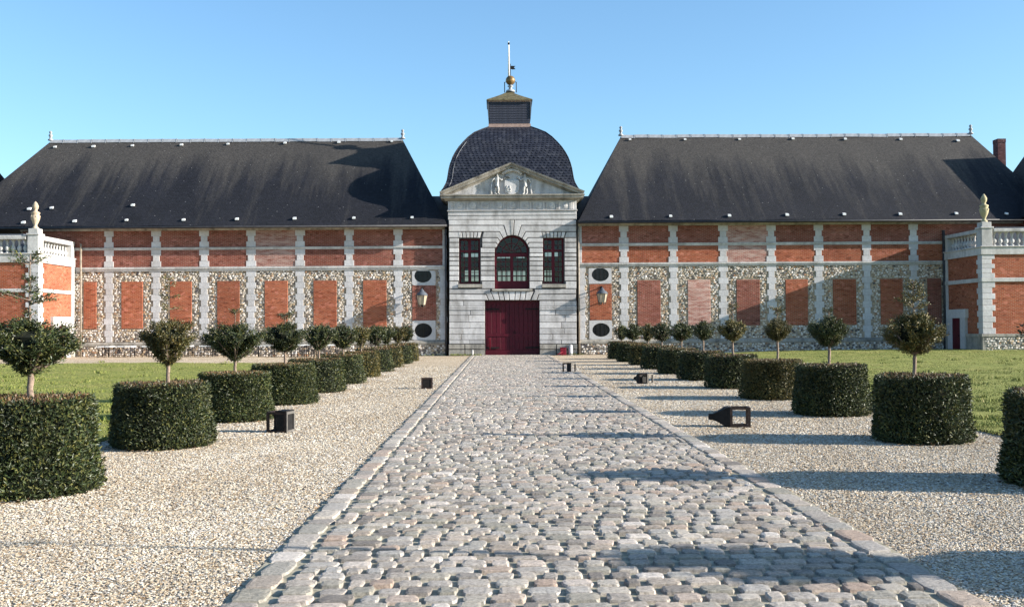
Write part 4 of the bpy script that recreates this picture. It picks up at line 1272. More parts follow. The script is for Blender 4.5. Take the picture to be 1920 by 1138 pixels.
    mb.box(A_, B_, y0, y0 + 0.62, 0, dt - 0.5); mb.box(A_, B_, y1 - 0.62, y1, 0, dt - 0.5); mb.box(A_, B_, y0 - 0.12, y1 + 0.12, dt - 0.499, dt)
    build('door_surround', mb, M['quoin'], root)
    dr = build('door', MB().box(xc - s * 0.15, xc + s * .04, y0 + 0.63, y1 - 0.63, 0.02, dt - 0.51), M['door_red'], root)
    build('handle', MB().sphere((xc - s * 0.18, y0 + 0.75, 1.0), 0.035, 8, 6), M['iron'], dr)
    return root
pavilion('left'); pavilion('right')

# roofs of the ranges behind, with the chimney
def range_(s):
    Y0 = 66.0
    lab = 'grey slate roof of the side range showing beyond the left wing' if s < 0 else 'slate roof of the side range with a tall brick chimney beyond the wing'
    if s < 0: pk = at(-62, 250, Y0); p2 = at(14, 348, Y0 + 2)
    else: pk = at(1968, 226, Y0); p2 = at(1901, 326, Y0 + 2)
    root = thing('side_range', lab, 'building', (pk.x, Y0, 0), 'ranges closing the court')
    sl = (pk.z - p2.z) / abs(pk.x - p2.x)
    ze = 7.9; hw = (pk.z - ze) / sl
    yf, yb = (61.6, Y0 + 5.0) if s > 0 else (Y0 - 1.0, Y0 + 5.0)
    xi, xo = pk.x - s * hw, pk.x + s * 16
    xf = 30.7 if s > 0 else pk.x + 0.5
    mb = MB().add([(xf, yf, ze), (xo, yf, ze), (xo, yb, ze), (xi, yb, ze), (pk.x, Y0, pk.z), (xo, Y0, pk.z)],
                  [(0, 1, 5, 4), (1, 2, 5), (2, 3, 4, 5), (3, 0, 4), (3, 2, 1, 0)])
    build('roof', mb, M['slate'], root)
    build('wall', MB().box(min(xf, xo) + .4, max(xf, xo) - .4, yf + .4, yb - .4, -0.1, ze - 0.002), M['brick_red'], root)
    if s > 0:
        yc = WY + 7.5
        c = at(1873.5, 262, yc); w = 7.5 / F * yc
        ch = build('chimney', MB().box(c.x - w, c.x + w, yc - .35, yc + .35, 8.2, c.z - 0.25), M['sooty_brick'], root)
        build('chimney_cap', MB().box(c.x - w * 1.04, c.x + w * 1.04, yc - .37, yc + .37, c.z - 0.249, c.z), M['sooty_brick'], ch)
range_(-1); range_(1)

# ------------------------------------------------------------------ the cobbled drive
road = sheet('cobbled_drive', RX0 - 0.02, RX1 + 0.02, 3.0, PY - 0.1, 6, 60, M['road_bed'], z=0.012)
def cobble_variant(seed, L=1.0, W=1.0, H=0.05):
    """unit stone: rounded oblong outline, worn top"""
    r = np.random.default_rng(seed)
    base = np.array([(-.5, -.27), (-.40, -.5), (.40, -.5), (.5, -.27), (.5, .27), (.40, .5), (-.40, .5), (-.5, .27)])
    o = base * (1 + r.uniform(-.07, .03, (8, 1))) + r.uniform(-.03, .03, (8, 2))
    t = o * 0.94 + r.uniform(-.015, .015, (8, 2))
    i = o * 0.66 + r.uniform(-.05, .05, (8, 2))
    tilt = r.uniform(-.22, .22, 2)
    zo = np.full(8, 0.0); zt = 0.86 + t @ tilt + r.uniform(-.14, .05, 8); zi = 1.0 + i @ tilt + r.uniform(-.07, .05, 8)
    V = np.concatenate([np.c_[o, zo], np.c_[t, zt], np.c_[i, zi]])
    fs = []
    for k_ in (0, 8):
        for a in range(8):
            b = (a + 1) % 8; fs += [(k_ + a, k_ + b, k_ + 8 + b), (k_ + a, k_ + 8 + b, k_ + 8 + a)]
    fs += [(16, 16 + a, 17 + a) for a in range(1, 7)]
    return V, np.array(fs)
VAR = [cobble_variant(100 + i) for i in range(16)]
stones = []                                                     # (x, y, length, width, height, yaw, variant)
rg = random.Random(9)
y = 4.6
while y < PY - 0.25:
    rowd = rg.uniform(0.165, 0.205)
    x = RX0 + 0.26 + rg.uniform(-0.02, 0.02); xe = RX1 - 0.26
    while x < xe - 0.06:
        l_ = rg.uniform(0.14, 0.27)
        if x + l_ > xe: l_ = max(0.09, xe - x)
        wig = 0.022 * sin(x * 1.1 + y * 0.5)
        stones.append((x + l_ / 2, y + rowd / 2 + wig + rg.uniform(-.007, .007), l_ - rg.uniform(.016, .046), rowd * rg.uniform(.78, .90), rg.uniform(0.019, 0.031), rg.uniform(-.035, .035), rg.randrange(16)))
        x += l_
    y += rowd
stones.sort(key=lambda s: s[1])
edge = []
for side, xx in ((0, RX0 + 0.12), (1, RX1 - 0.12)):
    y = 4.6
    while y < PY - 0.4:
        l_ = rg.uniform(0.24, 0.46)
        edge.append((xx + rg.uniform(-.015, .015), y + l_ / 2, rg.uniform(.20, .235), l_ * 0.95, rg.uniform(.016, .026), rg.uniform(-.03, .03), rg.randrange(16))); y += l_
edge.sort(key=lambda s: s[1])
def lay(name, lst, n_single, ymin):
    vis = [s for s in lst if s[1] >= ymin]; hid = [s for s in lst if s[1] < ymin]
    meshes = {}
    for s in vis[:n_single]:
        if s[6] not in meshes:
            meshes[s[6]] = np_mesh(name, VAR[s[6]][0], VAR[s[6]][1], M['cobble'], smooth=False)
        o = bpy.data.objects.new(name, meshes[s[6]]); COL.objects.link(o)
        o.parent = road; o.location = (s[0], s[1], 0.012); o.scale = (s[2], s[3], s[4]); o.rotation_euler = (0, 0, s[5])
    Vs, Fs, b = [], [], 0
    for s in vis[n_single:] + hid:
        V0, F0 = VAR[s[6]]
        V1 = V0 * np.array([s[2], s[3], s[4]]); ca, sa = cos(s[5]), sin(s[5])
        Vs.append(np.c_[V1[:, 0] * ca - V1[:, 1] * sa + s[0], V1[:, 0] * sa + V1[:, 1] * ca + s[1], V1[:, 2] + 0.012]); Fs.append(F0 + b); b += len(V0)
    o = bpy.data.objects.new(name, np_mesh(name, np.concatenate(Vs), np.concatenate(Fs), M['cobble'])); COL.objects.link(o)
    o.parent = road; o['kind'] = 'stuff'
lay('cobblestone', stones, 300, 6.35)
lay('border_stone', edge, 70, 6.35)

# ------------------------------------------------------------------ loose gravel and grass (nobody could count them)
def gravel_patch(areas):
    cs = []
    for (x0, x1, y0, y1, dens, size) in areas:
        n = int((x1 - x0) * (y1 - y0) * dens)
        x = rng.uniform(x0, x1, n); y = rng.uniform(y0, y1, n)
        # keep what the camera can see
        ok = (np.abs(x + 0.2) < y * 0.52 + 0.6)
        cs.append(np.c_[x[ok], y[ok], np.full(ok.sum(), size)])
    P = np.concatenate(cs); n = len(P)
    s = P[:, 2] * rng.uniform(0.6, 1.35, n)
    a = rng.uniform(0, 2 * pi, n)
    el = rng.uniform(0.6, 1.0, n); fl = rng.uniform(0.35, 0.65, n)
    O = np.array([(1, 0, 0), (0, 1, 0), (-1, 0, 0), (0, -1, 0), (0, 0, 1)], float)
    V = np.repeat(O[None], n, 0) * (1 + rng.uniform(-.25, .25, (n, 5, 1)))
    V[:, :, 0] *= s[:, None]; V[:, :, 1] *= (s * el)[:, None]; V[:, :, 2] *= (s * fl)[:, None]
    V[:, 4, :2] += rng.uniform(-.4, .4, (n, 2)) * s[:, None]
    V[:, :4, 2] += rng.uniform(-.05, .3, (n, 4)) * s[:, None]
    ca, sa = np.cos(a)[:, None], np.sin(a)[:, None]
    X = V[:, :, 0] * ca - V[:, :, 1] * sa + P[:, :1]; Y = V[:, :, 0] * sa + V[:, :, 1] * ca + P[:, 1:2]
    Z = V[:, :, 2] + gh(P[:, 0], P[:, 1])[:, None] + 0.002
    V = np.stack([X, Y, Z], -1).reshape(-1, 3)
    f = np.array([(0, 1, 4), (1, 2, 4), (2, 3, 4), (3, 0, 4)])
    Fc = (f[None] + (np.arange(n) * 5)[:, None, None]).reshape(-1, 3)
    pal = np.array([(0.62, 0.53, 0.41), (0.72, 0.66, 0.56), (0.50, 0.40, 0.28), (0.38, 0.27, 0.17), (0.78, 0.75, 0.70), (0.30, 0.27, 0.25), (0.56, 0.52, 0.48)])
    c = pal[rng.choice(7, n, p=[.26, .22, .17, .10, .09, .07, .09])] * rng.uniform(.60, .95, (n, 1)) * np.array([.92, .89, .85])
    lowf = np.sin(P[:, 0] * 1.7 + 1.1 * np.sin(P[:, 1] * .6)) * np.sin(P[:, 1] * .9 + 1.3 * np.sin(P[:, 0] * 1.1)) + .6 * np.sin(P[:, 0] * 5.1 + P[:, 1] * 2.3) * np.sin(P[:, 1] * 3.7)
    c = c * (1 + .09 * lowf[:, None] * np.array([.8, 1.0, 1.25]))
    o = bpy.data.objects.new('gravel', np_mesh('gravel', V, Fc, M['gravel'], np.repeat(c, 5, 0))); COL.objects.link(o)
    o['kind'] = 'stuff'
gravel_patch([(-6.0, RX0 - .02, 6, 10, 3300, 0.0132), (RX1 + .02, 7.5, 6, 10, 3300, 0.0132),
              (-6.0, RX0 - .02, 10, 16, 2000, 0.0155), (RX1 + .02, 7.5, 10, 16, 2000, 0.0155),
              (-6.0, RX0 - .02, 16, 26, 800, 0.019), (RX1 + .02, 7.5, 16, 26, 800, 0.019),
              (-6.0, RX0 - .02, 26, 46, 200, 0.026), (RX1 + .02, 7.5, 26, 46, 200, 0.026)])
def grass(areas):
    cs = []
    for (x0, x1, y0, y1, dens, h) in areas:
        n = int(abs(x1 - x0) * (y1 - y0) * dens)
        x = rng.uniform(x0, x1, n); y = rng.uniform(y0, y1, n)
        ok = (np.abs(x + 0.2) < y * 0.52 + 0.6)
        cs.append(np.c_[x[ok], y[ok], np.full(ok.sum(), h)])
    # clumps of longer blades
    cl = []
    for _ in range(260):
        s = random.choice((-1, 1)); y = 12 + 40 * random.random() ** 1.3
        x = (random.uniform(-0.5 * y - 1, -6.6) if s < 0 else random.uniform(8.2, max(8.5, 0.5 * y + 1)))
        m = 26
        cl.append(np.c_[x + rng.normal(0, .12, m), y + rng.normal(0, .10, m), np.full(m, rng.uniform(.06, .10))])
    P = np.concatenate(cs + cl); n = len(P)
    h = P[:, 2] * rng.uniform(.5, 1.4, n); w = h * 0.16 + 0.004
    a = rng.uniform(0, 2 * pi, n); lean = rng.normal(0, .45, (n, 2)) * h[:, None]
    z = gh(P[:, 0], P[:, 1]) + 0.03
    b0 = np.c_[P[:, 0] - np.cos(a) * w, P[:, 1] - np.sin(a) * w, z]; b1 = np.c_[P[:, 0] + np.cos(a) * w, P[:, 1] + np.sin(a) * w, z]
    tp = np.c_[P[:, 0] + lean[:, 0], P[:, 1] + lean[:, 1], z + h]
    V = np.stack([b0, b1, tp], 1).reshape(-1, 3); Fc = np.arange(3 * n).reshape(-1, 3)
    o = bpy.data.objects.new('grass', np_mesh('grass', V, Fc, M['grass_blade'])); COL.objects.link(o); o['kind'] = 'stuff'
grass([(-12, -5.95, 11, 24, 1100, 0.024), (7.5, 14, 11, 24, 1100, 0.024), (-20, -5.95, 24, 38, 260, 0.028), (7.5, 22, 24, 38, 260, 0.028),
       (-29, -5.95, 38, 50.8, 110, 0.03), (7.5, 33, 38, 60.5, 110, 0.03),
       (-6.16, -5.9, 11, 50.5, 420, 0.035), (7.4, 7.62, 11, 60, 420, 0.035), (-2.9, -1.0, 62.1, 62.42, 420, 0.10), (3.8, 4.9, 62.1, 62.4, 300, 0.10), (-9.5, -3.1, 62.5, 62.85, 60, 0.08)])

# ------------------------------------------------------------------ clipped yews
def leaves(P, Nrm, size, seed, spread=0.6, up=0.35):
    """small needle sprays: bent lozenges at P pointing along Nrm"""
    r = np.random.default_rng(seed); n = len(P)
    D = Nrm + r.normal(0, spread, (n, 3)) + np.array([0, 0, up]); D /= np.linalg.norm(D, axis=1, keepdims=True)
    S = np.cross(D, Nrm + r.normal(0, .45, (n, 3))); S /= np.linalg.norm(S, axis=1, keepdims=True)
    U = np.cross(S, D)
    L = size * r.uniform(.6, 1.35, (n, 1)); w = L * r.uniform(.13, .22, (n, 1))
    b = P; m0 = P + D * L * .45 + S * w + U * L * .05; m1 = P + D * L * .45 - S * w + U * L * .05; t = P + D * L - U * L * .08
    V = np.stack([b, m0, t, m1], 1).reshape(-1, 3)
    i = np.arange(n)[:, None] * 4
    return V, np.concatenate([i + np.array([[0, 1, 2]]), i + np.array([[0, 2, 3]])], 0)
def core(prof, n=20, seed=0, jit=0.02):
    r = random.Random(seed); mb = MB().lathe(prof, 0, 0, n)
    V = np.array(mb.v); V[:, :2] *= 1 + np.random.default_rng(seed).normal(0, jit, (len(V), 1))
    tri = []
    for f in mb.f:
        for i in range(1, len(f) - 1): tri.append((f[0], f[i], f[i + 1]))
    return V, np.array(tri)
def join(name, parts, mats):
    Vs, Fs, mi, b = [], [], [], 0
    for i, (V, Fc) in enumerate(parts): Vs.append(V); Fs.append(Fc + b); mi.append(np.full(len(Fc), i)); b += len(V)
    me = np_mesh(name, np.concatenate(Vs), np.concatenate(Fs), None)
    for m_ in mats: me.materials.append(m_)
    me.polygons.foreach_set('material_index', np.concatenate(mi).astype(np.int32)); me.update()
    return me
def drum_mesh(n, seed, mat, leaf=0.05, R0=0.745, R1=0.655, H=0.95):
    r = np.random.default_rng(seed)
    def rad(t): return (R0 + (R1 - R0) * t) * (1 + 0.02 * np.sin(t * 7 + seed)) - 0.05 * np.exp(-((t) / 0.05) ** 2) - 0.05 * np.exp(-((1 - t) / 0.03) ** 2) * .5
    ns = int(n * 0.72); t = r.uniform(0.0, 1, ns); a = r.uniform(0, 2 * pi, ns)
    lump = 1 + 0.030 * np.sin(4 * a + seed) * np.sin(5 * t + 1) + 0.016 * np.sin(9 * a + 2 * seed + 3 * t) + 0.02 * np.sin(2 * a + seed) + r.normal(0, .028, ns)
    rr = rad(t) * lump
    P = np.c_[rr * np.cos(a), rr * np.sin(a), 0.01 + t * H]; Nn = np.c_[np.cos(a), np.sin(a), np.full(ns, 0.35)]
    nt = n - ns; q = np.sqrt(r.uniform(0, 1, nt)) * rad(np.array([1.0]))[0]; b = r.uniform(0, 2 * pi, nt)
    PT = np.c_[q * np.cos(b), q * np.sin(b), H + 0.012 * np.sin(7 * q * np.cos(b) + seed) + r.normal(0, .014, nt) - 0.02]; NT = np.c_[np.zeros(nt), np.zeros(nt), np.ones(nt)]
    nb_ = int(nt * .88); lv = leaves(np.r_[P, PT[nb_:]], np.r_[Nn, NT[nb_:]], leaf, seed, 0.85, 0.2); lb = leaves(PT[:nb_], NT[:nb_], leaf * .8, seed + 7, .9, 0.0)
    cp = [(float(rad(np.array([t_]))[0]) - 0.055, t_ * H) for t_ in np.linspace(0, 1, 8)]; cp[-1] = (cp[-1][0], H - 0.045)
    cv = core(cp, 26, seed, 0.008)
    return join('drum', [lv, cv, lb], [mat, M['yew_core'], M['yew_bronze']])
CPROF = {'wide': [(0, .10), (.15, .22), (.35, .62), (.55, 1.0), (.75, 1.0), (.9, .86), (1, .45)],
         'round': [(0, .14), (.2, .55), (.45, .92), (.65, 1.0), (.85, .80), (1, .25)],
         'goblet': [(0, .10), (.25, .34), (.5, .66), (.75, .95), (.9, 1.0), (1, .55)]}
def crown_mesh(n, seed, mat, leaf=0.06, Rr=0.40, H=0.62, shape='round'):
    """shaped head: clumps of sprays spread through an outline, limbs inside"""
    r = np.random.default_rng(seed)
    tt, rr_ = np.array(CPROF[shape]).T
    nb = 150
    P, D = [], []
    lim = MB()
    for i in range(nb):
        t = r.uniform(.04, 1.0) ** .8
        a = i * 2.39996 + r.uniform(-.4, .4)
        q = Rr * np.interp(t, tt, rr_) * (1 + .08 * np.sin(3 * a + seed) + r.normal(0, .06)) * (1 if r.random() < .75 else r.uniform(.4, .85))
        if t > .8: q *= np.sqrt(r.random())
        c = np.array([np.cos(a) * q, np.sin(a) * q, t * H * (1 + r.normal(0, .03))])
        d = np.array([np.cos(a), np.sin(a), .15 + .9 * t]); d /= np.linalg.norm(d)
        k_ = n // nb
        along = r.uniform(-1.7, .5, (k_, 1)) * .085
        P.append(c + d * along + r.normal(0, .026, (k_, 3))); D.append(np.repeat(d[None], k_, 0))
        if i % 6 == 0: lim.tube([(0, 0, 0), c * np.array([.5, .5, .45]), c * .97], [.02, .012, .005], 5)
    P = np.concatenate(P); D = np.concatenate(D)
    P[:, 2] = np.maximum(P[:, 2], -.02)
    lv = leaves(P, D, leaf, seed, 0.6, 0.0)
    cp = [(max(.02, Rr * .62 * float(np.interp(t, tt, rr_))), H * (.05 + .80 * t)) for t in np.linspace(0, 1, 8)]
    cv = core(cp, 14, seed, 0.10)
    tri = []
    for f in lim.f:
        for i in range(1, len(f) - 1): tri.append((f[0], f[i], f[i + 1]))
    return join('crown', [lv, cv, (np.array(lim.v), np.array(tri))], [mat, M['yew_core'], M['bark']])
def leader_mesh(kind, h, seed, mat):
    """shoots rising above the crown"""
    r = np.random.default_rng(seed); P, D = [], []
    tiers = {'thin': [(.95, .09, 6)], 'tuft': [(.88, .15, 10), (.72, .10, 5)], 'tiers': [(.44, .30, 6), (.93, .23, 6), (.55, .16, 4), (.70, .05, 4), (.3, .06, 3)], 'plume': [(.42, .20, 7), (.55, .17, 8), (.68, .14, 8), (.80, .12, 8), (.93, .07, 7)], 'mast': [(.3, .06, 3), (.6, .05, 3), (.93, .12, 5)], 'sparse': [(.45, .16, 3), (.62, .12, 3), (.8, .1, 3), (.97, .06, 3)]}[kind]
    mb = MB().tube([(0, 0, 0), (0.01, 0, h * .5), (0, 0.01, h)], [.034 if kind == 'mast' else .014, .032 if kind == 'mast' else .009, .006], 6)
    for (t, ln, nb) in tiers:
        for i in range(nb):
            a = i * 2 * pi / nb + r.uniform(-.5, .5); l_ = ln * r.uniform(.7, 1.25); z0 = h * t - .05 * r.random()
            e = (np.cos(a) * l_, np.sin(a) * l_, z0 + l_ * r.uniform(.15, .6))
            mb.tube([(0, 0, z0), e], [.006, .003], 4)
            m = int(14 + 190 * l_); u = r.uniform(.25, 1.05, m)[:, None]
            P.append(np.array([0, 0, z0]) + (np.array(e) - np.array([0, 0, z0])) * u + r.normal(0, .018, (m, 3))); D.append(np.repeat(np.array([[np.cos(a), np.sin(a), .3]]), m, 0))
    m = int(50 * h); u = r.uniform(.3, 1, m)
    P.append(np.c_[r.normal(0, .012, m), r.normal(0, .012, m), u * h]); D.append(r.normal(0, 1, (m, 3)))
    lv = leaves(np.concatenate(P), np.concatenate(D), .034, seed, .5, .2)
    tri = []
    for f in mb.f:
        for i in range(1, len(f) - 1): tri.append((f[0], f[i], f[i + 1]))
    return join('leader', [lv, (np.array(mb.v), np.array(tri))], [mat, M['bark']])
def trunk_mesh(seed, h0, h1, rad=.03):
    r = random.Random(seed); mb = MB()
    pts = [(r.uniform(-.008, .008), r.uniform(-.008, .008), h0 + (h1 - h0) * i / 5) for i in range(6)]
    mb.tube(pts, [rad * 1.15, rad, rad * .95, rad, rad * .85, rad * .6], 8)
    return mesh_from('trunk', mb, M['bark'])
DR, CRN = {}, {}
def get_drum(tier, sd, mt):
    key = (tier, sd, mt)
    if key not in DR: DR[key] = drum_mesh({'near': 27000, 'mid': 10000, 'far': 4500}[tier], sd, M[mt], {'near': .047, 'mid': .06, 'far': .08}[tier])
    return DR[key]
def get_crown(tier, sd, mt, shape):
    key = (tier, sd, mt, shape)
    if key not in CRN: CRN[key] = crown_mesh({'near': 17000, 'mid': 5500, 'far': 2600}[tier], sd, M[mt], {'near': .040, 'mid': .06, 'far': .08}[tier], shape=shape)
    return CRN[key]
def topiary(label, group, x, y, drum_s, crown, trunk_h, tier, sd, mt, lead=None, cmt=None, crown_off=0.0, shape='round'):
    """drum_s = (radius, height) factors; crown = (diameter, height); trunk_h = height of the crown's foot"""
    root = thing('topiary_yew', label, 'topiary', (x, y, float(gh(x, y))), group)
    def kid(name, me, loc, scl=(1, 1, 1), rz=0.0, stuff=True):
        o = bpy.data.objects.new(name, me); COL.objects.link(o); o.parent = root; o.location = loc; o.scale = scl; o.rotation_euler = (0, 0, rz)
        if stuff: o['kind'] = 'stuff'
        return o
    r = random.Random(sd + int(y * 10))
    kid('drum', get_drum(tier, sd % 3, mt), (0, 0, 0), (drum_s[0] / .8 * r.uniform(.97, 1.02), drum_s[0] / .8 * r.uniform(.97, 1.02), drum_s[1] / .95 * r.uniform(.98, 1.02)), r.uniform(0, 6))
    kid('trunk', trunk_mesh(sd, drum_s[1] - .08, trunk_h + crown[1] * .25, .036 if y < 12 else .029), (crown_off, 0, 0), stuff=False)
    kid('crown', get_crown(tier, sd % 4, cmt or mt, shape), (crown_off, 0, trunk_h), (crown[0] / .8, crown[0] / .8, crown[1] / .62), r.uniform(0, 6))
    if lead:
        kid('leader', leader_mesh(lead[0], lead[1], sd, M[cmt or mt]), (crown_off, 0, trunk_h + crown[1] * .75), (1, 1, 1), r.uniform(0, 6))
    return root
GL, GR = 'clipped yews in the left row', 'clipped yews in the right row'
def ctop(px, py, Y): return FZ(px, py, Y)
left = [  # label, crown px (x, top, bottom, width), Y, drum r/h, tier, material, leader
    ('biggest yew drum, wide flat crown with tall two-tiered leader, before the balustraded pavilion', (57, 607, 702, 152), 11.3, (.80, .97), 'near', 'yew', ('tiers', .86), None),
    ('yew drum with bronze-tinged open crown beside the wide flat-crowned one', (315, 606, 684, 100), 15.6, (.765, .90), 'near', 'yew', ('sparse', .85), 'yew_olive'),
    ('dark yew drum with bushy crown, standing behind the black lantern with one open side', (441, 612, 676, 98), 19.9, (.77, .88), 'near', 'yew', ('thin', .45), None),
    ('yew drum whose round crown carries a small tuft on a thin shoot', (534, 609, 660, 72), 24.1, (.77, .88), 'near', 'yew', ('tuft', .42), None),
    ('fifth yew drum along the left row, counted from the wide flat-crowned one', (598, 612, 656, 58), 28.4, (.80, .87), 'mid', 'yew', None, None),
    ('sixth yew drum along the left row, counted from the wide flat-crowned one', (643, 614, 653, 52), 32.6, (.78, .87), 'mid', 'yew', None, None),
    ('fifth yew drum from the gatehouse in the left row', (677, 615, 652, 34), 36.9, (.78, .87), 'mid', 'yew_olive', None, 'yew_olive'),
    ('fourth yew drum from the gatehouse in the left row', (704, 614, 648, 40), 41.1, (.78, .86), 'far', 'yew', None, None),
    ('third yew drum from the gatehouse in the left row', (724, 615, 645, 36), 45.4, (.76, .86), 'far', 'yew_olive', None, 'yew'),
    ('second yew drum from the gatehouse in the left row', (746, 615, 643, 30), 49.6, (.76, .86), 'far', 'yew', None, 'yew_olive'),
    ('yew drum nearest the gatehouse in the left row', (761, 613, 641, 27), 53.6, (.74, .85), 'far', 'yew_olive', None, 'yew')]
right = [
    ('yew drum cut by the right picture edge, in front of the lawn', (2010, 590, 690, 165), 11.15, (.77, .95), 'near', 'yew', None, None, 6.05),
    ('yew drum with a broad dense crown and leafy leader, before the narrow red door', (1713, 592, 664, 100), 15.45, (.75, .955), 'near', 'yew', ('plume', .66), 'yew_olive', 6.13),
    ('yew drum with a round bushy crown just behind the one with the broad dense crown', (1553, 597, 650, 64), 20.05, (.76, .91), 'near', 'yew', ('thin', .3), None, 6.25),
    ('yew drum with loose olive crown and tufted shoot behind the funnel-capped lantern', (1457, 600, 640, 46), 24.5, (.78, .88), 'near', 'yew_olive', ('tuft', .40), 'yew_olive', 6.28),
    ('yew drum with a neat goblet crown and tall tufted leader against the shadowed wall', (1373, 602, 640, 48), 28.8, (.78, .88), 'mid', 'yew', ('tuft', .62), 'yew_olive', 6.28),
    ('sixth yew drum along the right row, counted from the one cut by the picture edge', (1318, 605, 638, 38), 33.1, (.78, .88), 'mid', 'yew', None, None, 6.28),
    ('fifth yew drum from the gatehouse in the right row', (1277, 608, 640, 44), 37.4, (.78, .88), 'mid', 'yew', None, None, 6.28),
    ('fourth yew drum from the gatehouse in the right row', (1240, 609, 640, 38), 41.7, (.78, .87), 'far', 'yew', None, None, 6.28),
    ('third yew drum from the gatehouse in the right row', (1214, 610, 640, 24), 46.0, (.76, .87), 'far', 'yew_olive', None, 'yew_olive', 6.28),
    ('second yew drum from the gatehouse in the right row', (1186, 610, 638, 34), 50.3, (.76, .87), 'far', 'yew', None, None, 6.25),
    ('yew drum nearest the gatehouse in the right row', (1165, 612, 638, 22), 54.6, (.74, .86), 'far', 'yew', None, None, 6.25)]
LX = [4.99, 4.90, 4.92, 4.86, 4.88, 4.85, 4.83, 4.82, 4.80, 4.78, 4.76]
for i, (lab, (cx_, ct, cb_, cw), Y, ds, tier, mt, lead, cmt) in enumerate(left):
    zt, zb = FZ(cx_, ct, Y), FZ(cx_, cb_, Y)
    topiary(lab, GL, -LX[i], Y, ds, (cw / F * Y, zt - zb), zb, tier, 20 + i, mt, lead, cmt, FX(cx_, Y) + LX[i], ('wide', 'goblet', 'wide', 'round', 'wide', 'round', 'goblet')[i % 7])
for i, (lab, (cx_, ct, cb_, cw), Y, ds, tier, mt, lead, cmt, X) in enumerate(right):
    zt, zb = FZ(cx_, ct, Y), FZ(cx_, cb_, Y)
    topiary(lab, GR, X, Y, ds, (cw / F * Y, zt - zb), zb, tier, 40 + i, mt, lead, cmt, max(-.3, min(.3, FX(cx_, Y) - X)))
# the next yew of the right row stands beside the camera and throws the shadow across the near cobbles
topiary('yew drum with a very tall leader, its shadow crossing the nearest cobbles', GR, 6.1, 6.75, (.80, .95), (1.0, .70), 1.15, 'near', 61, 'yew', ('mast', 2.0), None, 0.0)

def litter():
    r = np.random.default_rng(77); P = []
    for o in [q for q in bpy.data.objects if q.name.startswith('topiary_yew')]:
        m = 90; a = r.uniform(0, 2 * pi, m); q = .74 + np.abs(r.normal(0, .16, m))
        P.append(np.c_[o.location.x + q * np.cos(a), o.location.y + q * np.sin(a), np.full(m, .03)])
    m = 260; y = 6.5 + 30 * r.random(m) ** 1.6
    P.append(np.c_[np.where(r.random(m) < .5, r.uniform(-5.5, -1.8, m), r.uniform(3.0, 7.0, m)), y, np.full(m, .028)])
    P = np.concatenate(P); V, Fc = leaves(P, np.c_[r.normal(0, 1, (len(P), 2)), np.zeros(len(P))], .045, 5, .3, 0)
    o = bpy.data.objects.new('leaf_litter', np_mesh('leaf_litter', V, Fc, M['yew_bronze'])); COL.objects.link(o); o['kind'] = 'stuff'
litter()

